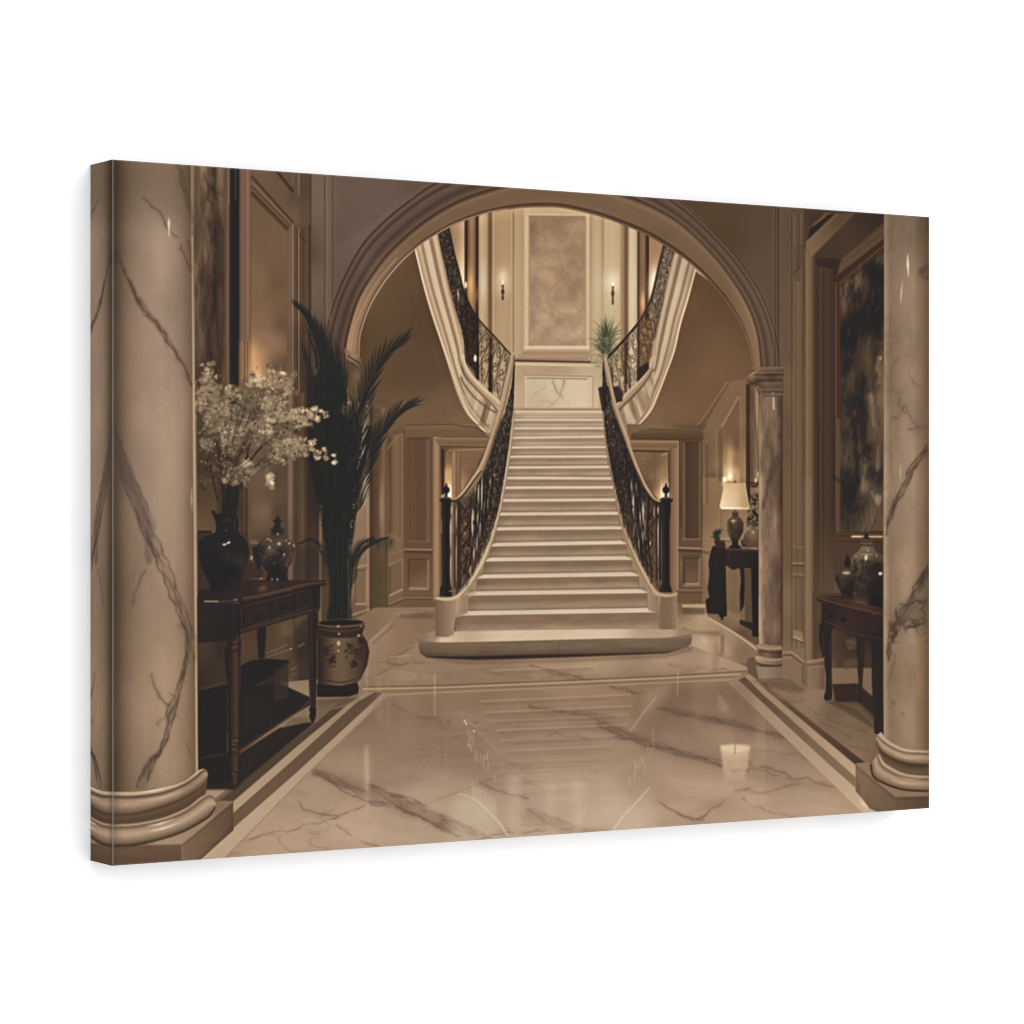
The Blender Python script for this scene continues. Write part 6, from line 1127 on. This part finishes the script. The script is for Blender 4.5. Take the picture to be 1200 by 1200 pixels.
def big_columns():
    cl=[(119,(84,66,52)),(132,(88,70,55)),(138,(99,80,63)),(146,(119,97,78)),(156,(137,113,92)),(170,(149,124,103)),(190,(157,132,110)),(203,(154,129,107)),(214,(143,118,96)),(222,(126,102,81)),(226,(118,95,74)),(227.5,(168,142,114)),(229.2,(176,148,118)),(231,(132,106,82)),(233,(116,92,70))]
    sh=[(120,180),(226.8,180),(227.3,300),(229,430),(230.5,560),(231.5,700),(232.3,800),(232.5,860),(233,905),(215,916),(190,924),(160,928),(120,928)]
    def colr(X,Y):
        c=stops(X-(Y-500)*.0085*(X-133)/98,cl)
        k=IDW((150,200,(196,190,184)),(200,200,(200,194,186)),(170,270,(224,222,220)),(200,300,(238,238,238)),(180,420,(246,244,246)),(205,480,(252,252,252)),(160,560,(236,236,236)),(200,560,(250,250,250)),(150,700,(226,222,216)),(200,700,(246,242,236)),(190,820,(254,250,240)),(160,900,(232,228,218)),(200,900,(246,240,228)),e=30)(X,Y)
        return c*k/244.
    fill(sh,colr,.35)
    noisemul(sh,.06,34,60,101,3,.5)
    blob(176,274,30,16,(176,150,124),.18,9); blob(203,560,10,80,(176,150,122),.2,7); blob(160,400,14,60,(160,126,104),.18,9)
    for p,w_,c_,al in (([(150,300),(175,360),(185,440)],22,(170,142,118),.22),([(160,480),(200,560),(205,660)],26,(172,146,122),.2),([(145,560),(160,640),(150,720)],20,(118,94,78),.22),([(170,640),(190,700),(215,740)],20,(120,97,80),.2),([(150,800),(170,850),(160,910)],20,(166,140,112),.22),([(205,800),(212,850),(200,900)],14,(118,95,76),.2),([(160,200),(180,230),(215,260)],20,(120,98,80),.18),([(205,420),(215,480),(212,540)],14,(170,144,120),.25)):
        stroke(p,[w_*.4,w_,w_*.4],c_,al,6)
    ridges(sh,(104,80,64),.16,40,70,141,8,2,4,.55)
    V=(84,62,50)
    vein(fA((170,460),(200,530),(250,640),(300,740),(380,850),(460,970),(510,1050),(548,1130)),2.6,V,.8,401,1.2,.5)
    veinband(fA((240,620),(300,740),(380,840),(450,940),(480,980)),[1,4,5,5,1],V,.55,402,5,.8)
    vein(fA((300,240),(340,262),(380,300),(410,360),(440,400),(480,450),(510,520),(548,600)),1.8,V,.65,403,1.2,.6); veinband(fA((478,80),(500,170),(530,280),(546,360),(552,420)),[3,5,4,2,1],(84,64,50),.75,404,6,1.,.5); vein(fA((525,450),(535,520),(548,580)),3,V,.5,405,1,.8)
    vein(fA((170,500),(175,560)),5,(60,46,38),.5,406,.8,1)
    veinband(fB((165,180),(195,280),(240,420),(290,560),(340,700),(400,830),(460,980),(510,1120),(545,1200)),[2,10,13,14,13,12,10,8,7],(84,64,54),.75,407,22,1.6)
    veinband(fB((170,260),(200,360),(250,480),(300,600),(335,700)),[3,7,9,8,3],(84,64,54),.5,408,10,1.3)
    fill(fB((165,180),(195,260),(250,380),(310,520),(375,660),(350,760),(320,740),(290,640),(240,520),(190,400),(168,330)),(98,80,70),1.6,.38)
    vein(fB((345,700),(335,780),(350,850)),6,(84,64,54),.5,409,1.4,.9); vein(fB((320,860),(290,920),(265,1040)),3,(100,76,62),.5,410,2,.8); vein(fB((210,960),(235,1020)),2,(96,74,60),.5,411,1.5,.6); vein(fB((280,870),(225,990)),2,(110,86,70),.4,412,1.5,.9)
    veinband(fC((500,0),(520,60),(520,130),(500,250),(470,360),(440,450),(410,570),(360,640),(330,700),(300,780)),[3,4,4,5,6,9,7,6,9,10],(80,62,52),.8,413,20,1.6)
    vein(fC((350,230),(375,310),(410,370),(440,390)),3,(96,76,62),.6,414,1.4,.8); vein(fC((480,0),(530,100),(560,180)),1.6,V,.5,415,1.4,.6); vein(fC((440,330),(470,360),(460,470)),2,(100,78,64),.5,416,1.6,.7); vein(fC((380,480),(400,450),(440,440)),3,(100,78,64),.5,417,1.5,.9); vein(fC((500,520),(530,600),(545,660)),1.4,(100,78,62),.5,418,1.2,.6)
    vein(fC((545,0),(560,120),(548,260)),2,(104,82,64),.4,419,1,.7); blob(*fC((340,690))[0],6,10,(90,70,58),.3,3)
    # highlights
    stroke([(198.6,255),(198.8,262),(199,278)],[.4,2.4,.4],(236,216,190),.8,.5); line([(227.6,190),(228.6,430)],.8,(190,164,134),.5,.4)
    stroke([(225.5,570),(225.4,585),(226,600)],[.4,3,.4],(190,164,132),.6,.7); blob(191,432,4,12,(176,150,124),.35,3,ang=.3); fill(rect(226.5,180,230,430),(160,132,104),.6,.0)
    line([(230.4,470),(231.6,700)],1.2,(190,162,128),.45,.4)
    # base mouldings, built from profile curves
    top=[(118,930),(133,928.5),(160,928),(190,924),(215,916),(226,909),(232,904),(236,902),(240,901.5),(243,904)]
    r1=[(118,934.5),(133,934),(160,934),(190,930),(215,921),(230,911.5),(236,906),(240,903),(243,904),(244,908)]
    r2=[(118,955.5),(133,955),(160,953.5),(190,945.5),(215,935.5),(230,927),(240,919),(244,910)]
    r3=[(118,967),(133,966.5),(160,965),(190,959),(210,951.5),(224,944),(234,936),(241,932)]
    r4=[(118,970.5),(133,970),(160,968.6),(190,963),(214,954),(230,944),(239,936.5),(246,932.5),(251,935),(253,941)]
    r5=[(118,992),(133,991.3),(160,989.3),(190,982.5),(214,974.5),(234,964),(247,955),(253.2,944)]
    # plinth
    fill([(118,992),(133,991.5),(214,989.4),(214.5,1012),(133,1022),(118,1022)],G2((133,991),(133,1015),(0,(104,83,64)),(.15,(96,75,58)),(1,(84,64,49))),.3)
    fill([(213.5,989.4),(274,939),(274.5,973),(228,1014),(214,1014)],G2((214,989),(262,1000),(0,(112,91,70)),(.4,(104,84,64)),(1,(90,71,54))),.3)
    fill([(118,986),(170,988),(235,955),(252,940),(262,938.5),(274,939),(214,989.6),(133,991.8),(118,992)],IDW((200,984,(158,134,106)),(240,965,(152,128,100)),(262,946,(132,108,84)),(150,990,(120,98,76)),e=5),.3)
    noisemul([(130,992),(214,990),(274,940),(274,973),(228,1014),(133,1018)],.04,30,9,107,3,.3); line([(214,990),(214,1010)],.9,(136,112,88),.6)
    band(top,r1,[(0,(150,124,98)),(.25,(206,180,148)),(.6,(176,150,120)),(.9,(92,72,54)),(1,(62,46,34))],n=12)
    band(r1,r2,[(0,(62,46,34)),(.05,(110,88,68)),(.2,(160,134,106)),(.45,(172,146,116)),(.7,(136,112,88)),(.92,(100,80,60)),(1,(80,62,46))],n=20)
    band(r2,r3,[(0,(86,66,50)),(.3,(104,82,62)),(.7,(88,69,52)),(1,(96,76,58))],n=10)
    band(r3,r4,[(0,(160,134,106)),(.4,(196,170,138)),(.9,(84,66,50)),(1,(70,54,40))],n=8)
    band(r4,r5,[(0,(76,58,44)),(.06,(124,102,80)),(.2,(164,138,110)),(.42,(182,156,126)),(.65,(150,126,100)),(.88,(112,92,72)),(1,(70,54,40))],n=20)
    stroke([(133,991.8),(160,990.2),(190,983.5),(214,975.5),(234,965),(247,956),(253,946)],1.6,(52,39,29),.85,.5)
    for p,w_,al in (([(166,928.5),(184,926),(204,920.5)],1.8,.85),([(172,968.5),(188,965.6),(206,959.5)],2.2,.8),([(160,939),(190,935),(214,926)],1.6,.4),([(176,974.5),(192,971),(210,965)],2.6,.65),([(120,939),(136,939.5)],1.4,.4)): stroke(p,[.3,w_,.3],(236,216,186),al,.55)
    for c_ in (r1,r2,r3): stroke(c_[:-2],.7,(60,46,34),.5,.4)
    fill([(112,925),(138,925),(136,1024),(112,1028)],(70,54,42),5,.5)
    fill([(214,915),(243,903),(243,930),(225,945),(214,940)],(90,70,52),4,.22)

    # right column
    cr=[(1035.5,(124,98,76)),(1037,(164,137,110)),(1039,(156,130,104)),(1044,(136,111,88)),(1052,(142,117,94)),(1062,(150,124,101)),(1070,(152,126,102)),(1078,(140,112,86)),(1084,(130,103,78)),(1090,(112,88,68)),(1096,(104,82,64))]
    shr=[(1036.5,235),(1100,235),(1100,885),(1089,880),(1068,879),(1052,874),(1036,862),(1035.4,800),(1035.6,600),(1036.6,400)]
    def colr2(X,Y):
        c=stops(X,cr)
        k=IDW((1050,250,(206,204,200)),(1080,260,(190,186,182)),(1050,320,(232,230,228)),(1070,350,(232,232,230)),(1050,450,(228,226,222)),(1075,480,(244,244,244)),(1060,560,(244,244,242)),(1060,700,(240,238,232)),(1050,800,(242,240,232)),(1080,800,(230,226,220)),(1060,860,(236,232,222)),e=25)(X,Y)
        return c*k/240.
    fill(shr,colr2,.3); noisemul(shr,.09,18,44,121,3,.4); ridges(shr,(108,84,66),.28,26,34,124,6,1,4,.5)
    vein(fJ((925,110),(910,180),(885,300)),3,(112,90,72),.45,501,1.6,.9)
    vein(fJ((1108,370),(1085,385),(1060,400),(1075,430),(1108,440)),4,(76,58,48),.7,502,1.2,.9); vein(fJ((1050,400),(1108,395)),6,(84,66,54),.4,503,1.4,1.2)
    for i,p in enumerate([fJ((900,970),(925,900),(950,850)),fJ((1000,990),(1050,1030),(1108,1070)),fK((900,90),(950,70),(1000,10)),fK((1000,130),(1040,150),(1108,130)),fK((960,10),(1020,120),(1060,160)),fJ((920,1100),(970,1180))]): vein(p,2.4,(104,82,66),.5,510+i,2,.8)
    fill(fK((990,0),(1108,20),(1108,200),(1060,190),(1010,140)),(116,94,76),4,.35)
    veinband(fK((1108,240),(1050,320),(1000,400),(960,480),(920,560),(890,650),(875,720)),[4,6,6,5,3,2,1],(74,56,46),.8,520,16,1.5)
    vein(fK((1108,890),(1070,950),(1030,1040),(980,1120),(950,1190)),3,(74,56,46),.7,523,2,.6); vein(fK((1108,880),(1080,960),(1050,1010)),5,(84,64,52),.5,524,1.6,.9)
    fill(fL((900,60),(960,0),(1060,-40),(1108,-60),(1108,160),(1050,140),(990,110),(930,190),(890,210)),(108,86,68),3,.4)
    veinband(fK((1108,880),(1070,950),(1040,1020),(1000,1090),(955,1150),(930,1200))+fL((905,150),(890,220),(880,300)),[2,5,8,9,8,6,5,3,1],(76,58,48),.75,530,16,1.5)
    ridges(fL((890,60),(960,-20),(1060,-60),(1108,-20),(1108,200),(1050,150),(990,120),(930,200),(890,190)),(70,53,44),.85,14,14,531,4,1.5,4)
    vein(fL((1000,60),(1030,100),(1050,150),(1090,180)),2.4,(76,58,48),.5,532,1.6,.8); vein(fL((925,120),(900,210),(905,270)),2,(80,62,50),.5,533,1.2,.7)
    fill(fK((960,1100),(1040,1010),(1108,1000),(1108,1200),(950,1200)),(104,82,66),3,.35); fill(fL((900,0),(1108,0),(1108,120),(1000,80),(900,180)),(110,88,70),4,.3)
    vein(fL((915,250),(890,420),(885,520)),1.6,(104,82,64),.5,540,1.4,.7); blob(*fL((910,525))[0],2,3,(100,78,60),.5,1); blob(*fL((963,585))[0],1.6,2.4,(100,78,60),.5,1); blob(*fL((1010,380))[0],6,14,(116,92,72),.3,4)
    stroke(fJ((990,310),(990,370),(994,440)),[.4,3,.4],(228,208,182),.85,.6); stroke(fJ((962,460),(955,520),(952,590)),[.4,2.2,.4],(206,182,154),.75,.6); stroke(fK((950,340),(950,390),(950,440)),[.4,1.6,.4],(196,172,142),.6,.6)
    t=[(1033,858),(1036,862),(1044,869),(1056,875.5),(1072,879),(1100,880)]
    a1=[(1028.5,863),(1033,868),(1042,874.5),(1056,880.5),(1072,883),(1100,884)]
    a2=[(1027.5,867),(1031,877),(1040,885),(1056,892.5),(1072,895.5),(1100,896.5)]
    a3=[(1031,884),(1036,893),(1044,899),(1058,906),(1074,909),(1100,910)]
    a4=[(1029,886),(1033,896.5),(1042,903.5),(1056,910),(1074,913),(1100,913.5)]
    a5=[(1021,896),(1024,910),(1036,918),(1054,924.5),(1072,927),(1100,927.5)]
    fill([(1003.5,895),(1030,893),(1100,925),(1100,934),(1050.5,934.5)],(132,108,84),.3); fill([(1003.5,895),(1021,894),(1030,915),(1060,926),(1100,928),(1100,935),(1050,934.6)],(138,114,90),.3)
    fill([(1003.3,895),(1051,934.5),(1050.5,960),(1020,948),(1003.3,927)],G2((1003,910),(1050,930),(0,(114,93,71)),(1,(96,77,58))),.3); fill([(1050.6,934.5),(1100,932.5),(1100,965),(1050.6,965)],G2((1050,930),(1090,930),(0,(96,75,56)),(1,(78,60,45))),.3)
    line([(1003.5,895),(1051,934.5)],.9,(156,130,102),.7); line([(1051,934.5),(1099,932.8)],.8,(130,106,82),.6)
    noisemul([(1003,895),(1100,935),(1100,965),(1003,945)],.05,9,20,127,3,.3)
    band(t,a1,[(0,(140,114,88)),(.3,(196,170,138)),(.7,(170,144,114)),(1,(74,57,43))],n=10)
    band(a1,a2,[(0,(74,57,43)),(.08,(130,106,82)),(.3,(180,154,124)),(.55,(162,136,108)),(.9,(110,88,67)),(1,(80,62,46))],n=16)
    band(a2,a3,[(0,(70,54,40)),(.4,(92,73,55)),(.8,(112,90,68)),(1,(100,80,60))],n=10)
    band(a3,a4,[(0,(150,126,98)),(.5,(186,160,128)),(1,(84,66,50))],n=6)
    band(a4,a5,[(0,(80,62,46)),(.08,(134,110,86)),(.3,(176,150,120)),(.55,(160,134,106)),(.85,(118,96,74)),(1,(76,58,43))],n=18)
    stroke(a5,1.6,(48,36,27),.8,.5); stroke([(1027,868),(1026,880),(1021,893),(1020,904)],1.,(90,70,54),.5)
    for p in ([(1050,877.5),(1062,880.5),(1074,881.5)],[(1048,884),(1060,888),(1075,889.5)],[(1055,911),(1068,913.5),(1080,914)],[(1045,914),(1058,918),(1075,919.5)]): stroke(p,[.4,1.4,.4],(216,192,160),.55,.6)
    fill(rect(1085,235,1100,965),(84,66,50),4,.28)

def columns_light():
    blend_gain([(110,180),(230,180),(232,925),(110,930)],(-.03,-.005,-.005),2); blend_gain([(1036,240),(1098,240),(1098,880),(1036,870)],(-.03,-.005,0.),1)
    blend_gain([(112,180),(142,180),(142,925),(112,925)],(-.10,-.10,-.10),5)
    blend_gain([(146,180),(222,180),(228,905),(150,920)],(.045,.04,.035),8); blend_gain([(168,270),(200,250),(206,330),(180,350)],(.07,.08,.09),10)
    blend_gain([(133,995),(214,992),(272,945),(272,970),(230,1010),(133,1018)],(.12,.11,.11),1.5); blend_gain([(1004,900),(1050,937),(1095,934),(1095,965),(1010,945)],(.16,.15,.15),1.5)
    blend_gain([(1040,240),(1080,240),(1082,870),(1040,860)],(.05,.045,.04),6)
def paint():
    hall_back(); upper_flights(); back_walls(); rear_floor(); steps(); upper_rails(); main_rails()
    lamp_and_console(); arch(); right_side(); left_side(); lift_left(); main_floor(); small_column()
    redo_left()
    table_left(); palm(); pot(); flowers(); light_balance(); big_columns(); columns_light()
def redo_left(): pass
def light_balance():
    # final balance of light across the print, painted as colour gains
    blend_gain([(300,1000),(450,830),(870,830),(1010,950),(1010,980),(500,1000)],(.05,.055,.085),14)
    blend_gain([(440,800),(860,790),(880,770),(820,760),(480,775)],(.03,.03,.05),6)
    blend_gain([(395,290),(500,215),(790,235),(900,350),(915,430),(890,430),(860,350),(780,270),(640,242),(500,280),(420,380),(420,412),(385,412)],(.07,.07,.09),3)

# ================================================================ the scene
import bpy
IN = .0254
random.seed(1)
paint()
for k_s, k_a in ((.7, .55), (3., .18)):
    IMG += k_a*(IMG-np.stack([blur(IMG[..., i], k_s) for i in range(3)], -1))
_g = np.random.RandomState(3).randn(H//2+1, W//2+1).astype(np.float32)
_g = blur(np.repeat(np.repeat(_g, 2, 0), 2, 1)[:H, :W], .35)
IMG = np.clip(IMG*(1+.018*_g[..., None]), 8, 255)
CW, CH, CD, RAD = 36*IN, 24*IN, 1.845*IN, .05*IN
WORLD = np.array([.955, .98, 1.0])*1.28
SUN_AZ = math.radians(22)
SUN, SUN_EL = .95, math.radians(25)
LIGHT = WORLD+np.array([1., .99, .98])*SUN*math.cos(SUN_EL)*math.cos(SUN_AZ)/math.pi
# print sheet: canvas coordinates -> artwork coordinates (corner to corner)
def homography(src, dst):
    A = []; b = []
    for (x, y), (u, v) in zip(src, dst):
        A += [[x, y, 1, 0, 0, 0, -u*x, -u*y], [0, 0, 0, x, y, 1, -v*x, -v*y]]; b += [u, v]
    return np.append(np.linalg.solve(np.array(A, float), np.array(b, float)), 1).reshape(3, 3)
HM = homography([(-CW/2, CH/2), (CW/2, CH/2), (CW/2, -CH/2), (-CW/2, -CH/2)], [(133, 187), (1090, 254), (1090, 947.5), (133, 1015)])
def sample(x, z):
    q = np.stack([x, z, np.ones_like(x)], -1)@HM.T
    px = (q[..., 0]/q[..., 2]-OX)*SS-.5; py = (q[..., 1]/q[..., 2]-OY)*SS-.5
    px = np.clip(px, 0, W-1.01); py = np.clip(py, 0, H-1.01)
    ix = px.astype(int); iy = py.astype(int); fx = (px-ix)[..., None]; fy = (py-iy)[..., None]
    return (IMG[iy, ix]*(1-fx)+IMG[iy, ix+1]*fx)*(1-fy)+(IMG[iy+1, ix]*(1-fx)+IMG[iy+1, ix+1]*fx)*fy
def to_lin(c):
    c = np.clip(c/255., 0, 1); return np.where(c < .04045, c/12.92, ((c+.055)/1.055)**2.4)
def axis(half, n):
    """sheet parameter -> position, depth and mirrored print position"""
    arc = RAD*math.pi/2; fr_ = np.linspace(-(half-RAD), half-RAD, n)
    a = np.linspace(0, arc, 5)[1:]; s = np.linspace(arc, arc+CD-RAD, 60)[1:]
    s = np.r_[a, s]; th = np.minimum(s/RAD, math.pi/2)
    pos = half-RAD+RAD*np.sin(th); dep = RAD-RAD*np.cos(th)+np.maximum(s-arc, 0)
    prt = np.where(dep < RAD, np.minimum(half-RAD+s, half), half-(s-arc)-.0)
    P = np.r_[-pos[::-1], fr_, pos]; D = np.r_[dep[::-1], fr_*0, dep]; T = np.r_[-prt[::-1], fr_, prt]
    return P, D, T, len(s), len(a)
PX, DX, TX, NW, NA = axis(CW/2, 1500)
PZ, DZ, TZ, _, _ = axis(CH/2, 1000)
GX, GZ = np.meshgrid(PX, PZ); GD = DX[None]+DZ[:, None]; SX, SZ = np.meshgrid(TX, TZ)
ART = sample(SX, SZ)
ART = np.where(ART > 120, 120+(ART-120)*1.10, 120+(ART-120)*1.03)+.0; ART = np.where(ART < 44, 30+(ART-8)*14/36., ART); GR = ART.mean(-1, keepdims=True); ART = (GR+(ART-GR)*.93)*np.array([1.0, .995, 1.01])
COL = to_lin(ART)
# worn, paler thread line along the folds, with a thin highlight painted in
def fold(P, half, w): return np.exp(-((np.abs(P)-half+RAD*.3)/w)**2)
ed = np.maximum(fold(GX, CW/2, .018*IN)*(GD < RAD*1.5)*(GX < 0)*.26, np.maximum(fold(GZ, CH/2, .02*IN)*(GD < RAD*1.5)*.22, fold(GX, CW/2, .018*IN)*(GX > 0)*.10))[..., None]
COL = COL*(1-ed)+np.array([.62, .58, .54])*ed
COL = np.clip(COL/LIGHT, 0, 1)
def canvas_material():
    m = bpy.data.materials.new('printed_canvas_cloth'); m.use_nodes = True; nt = m.node_tree; b = nt.nodes['Principled BSDF']
    at = nt.nodes.new('ShaderNodeVertexColor'); at.layer_name = 'print'
    tc = nt.nodes.new('ShaderNodeTexCoord')
    w1 = nt.nodes.new('ShaderNodeTexWave'); w1.bands_direction = 'X'; w1.inputs['Scale'].default_value = 420; w1.inputs['Distortion'].default_value = .6
    w2 = nt.nodes.new('ShaderNodeTexWave'); w2.bands_direction = 'Z'; w2.inputs['Scale'].default_value = 420; w2.inputs['Distortion'].default_value = .6
    ad = nt.nodes.new('ShaderNodeMath'); ad.operation = 'ADD'
    mr = nt.nodes.new('ShaderNodeMapRange'); mr.inputs['From Max'].default_value = 2; mr.inputs['To Min'].default_value = .975; mr.inputs['To Max'].default_value = 1.025
    mx = nt.nodes.new('ShaderNodeVectorMath'); mx.operation = 'SCALE'
    L = nt.links.new
    L(tc.outputs['Object'], w1.inputs['Vector']); L(tc.outputs['Object'], w2.inputs['Vector'])
    L(w1.outputs['Fac'], ad.inputs[0]); L(w2.outputs['Fac'], ad.inputs[1]); L(ad.outputs[0], mr.inputs['Value'])
    L(at.outputs['Color'], mx.inputs[0]); L(mr.outputs['Result'], mx.inputs['Scale']); L(mx.outputs[0], b.inputs['Base Color'])
    b.inputs['Roughness'].default_value = .9; b.inputs['Specular IOR Level'].default_value = 0.0
    return m
MAT = canvas_material()
def sheet(name, r0, r1, c0, c1, parent):
    g = (slice(r0, r1), slice(c0, c1)); x, z, d, c = GX[g], GZ[g], GD[g], COL[g]
    nr, nc = x.shape; co = np.stack([x, d, z], -1).reshape(-1, 3)
    i = np.arange((nr-1)*(nc-1)); r, q = i//(nc-1), i % (nc-1); a = r*nc+q
    f = np.stack([a, a+1, a+nc+1, a+nc], -1)
    me = bpy.data.meshes.new(name); me.vertices.add(len(co)); me.vertices.foreach_set('co', co.ravel().astype(np.float32))
    me.loops.add(f.size); me.loops.foreach_set('vertex_index', f.ravel().astype(np.int32))
    me.polygons.add(len(f)); me.polygons.foreach_set('loop_start', np.arange(0, f.size, 4, dtype=np.int32))
    me.update(calc_edges=True)
    ca = me.color_attributes.new('print', 'FLOAT_COLOR', 'POINT')
    ca.data.foreach_set('color', np.concatenate([c, np.ones(c.shape[:2]+(1,))], -1).reshape(-1).astype(np.float32))
    me.polygons.foreach_set('use_smooth', np.ones(len(f), bool)); me.materials.append(MAT)
    o = bpy.data.objects.new(name, me); bpy.context.scene.collection.objects.link(o); o.parent = parent
    return o
root = bpy.data.objects.new('canvas_print', None); bpy.context.scene.collection.objects.link(root)
root['label'] = 'wide wrapped canvas print of a marble hall and grand staircase on the white wall'
root['category'] = 'canvas print'
NR, NC = GX.shape; k = NW-NA
face = sheet('printed_face', k, NR-k, k, NC-k, root)
e = sheet('wrapped_edge', k, NR-k, 0, k+1, root); e['label'] = 'left wrapped edge showing the mirrored column'
sheet('wrapped_edge', k, NR-k, NC-k-1, NC, root); sheet('wrapped_edge', 0, k+1, k, NC-k, root); sheet('wrapped_edge', NR-k-1, NR, k, NC-k, root)

# white wall behind
def wall():
    m = bpy.data.materials.new('white_wall_paint'); m.use_nodes = True; nt = m.node_tree; b = nt.nodes['Principled BSDF']
    n = nt.nodes.new('ShaderNodeTexNoise'); n.inputs['Scale'].default_value = 60
    cr = nt.nodes.new('ShaderNodeValToRGB'); cr.color_ramp.elements[0].color = (.92, .92, .925, 1); cr.color_ramp.elements[1].color = (.94, .94, .94, 1)
    nt.links.new(n.outputs['Fac'], cr.inputs['Fac']); nt.links.new(cr.outputs['Color'], b.inputs['Base Color']); b.inputs['Roughness'].default_value = 1; b.inputs['Specular IOR Level'].default_value = 0
    me = bpy.data.meshes.new('wall'); y = CD+.0008; s = 14
    me.from_pydata([(-s, y, -s), (s, y, -s), (s, y, s), (-s, y, s)], [], [(0, 1, 2, 3)]); me.materials.append(m)
    o = bpy.data.objects.new('wall', me); bpy.context.scene.collection.objects.link(o); o['kind'] = 'structure'
wall()
# even studio light
w = bpy.data.worlds.new('World'); bpy.context.scene.world = w; w.use_nodes = True
w.node_tree.nodes['Background'].inputs['Color'].default_value = (.955, .98, 1., 1)
w.node_tree.nodes['Background'].inputs['Strength'].default_value = 1.28
sl = bpy.data.lights.new('overhead_softbox', 'SUN'); sl.energy = SUN; sl.angle = math.radians(50); sl.color = (1, .99, .98)
so = bpy.data.objects.new('overhead_softbox', sl); bpy.context.scene.collection.objects.link(so); so.rotation_euler = (math.radians(90)-SUN_EL, 0, SUN_AZ); so.location = (0, -1, 1)
cam = bpy.data.cameras.new('camera'); co = bpy.data.objects.new('camera', cam); bpy.context.scene.collection.objects.link(co)
co.location = (-58.6*IN, -90.33*IN, .024*IN); co.rotation_euler = (math.pi/2, 0, -math.atan2(.531, .8474))
cam.sensor_width = 36; cam.lens = 101.55; cam.clip_end = 100; cam.clip_start = .05
sc = bpy.context.scene; sc.camera = co
sc.view_settings.view_transform = 'Standard'; sc.view_settings.look = 'None'; sc.view_settings.exposure = 0
sc.render.filter_size = 1.1; sc.cycles.filter_width = 1.1
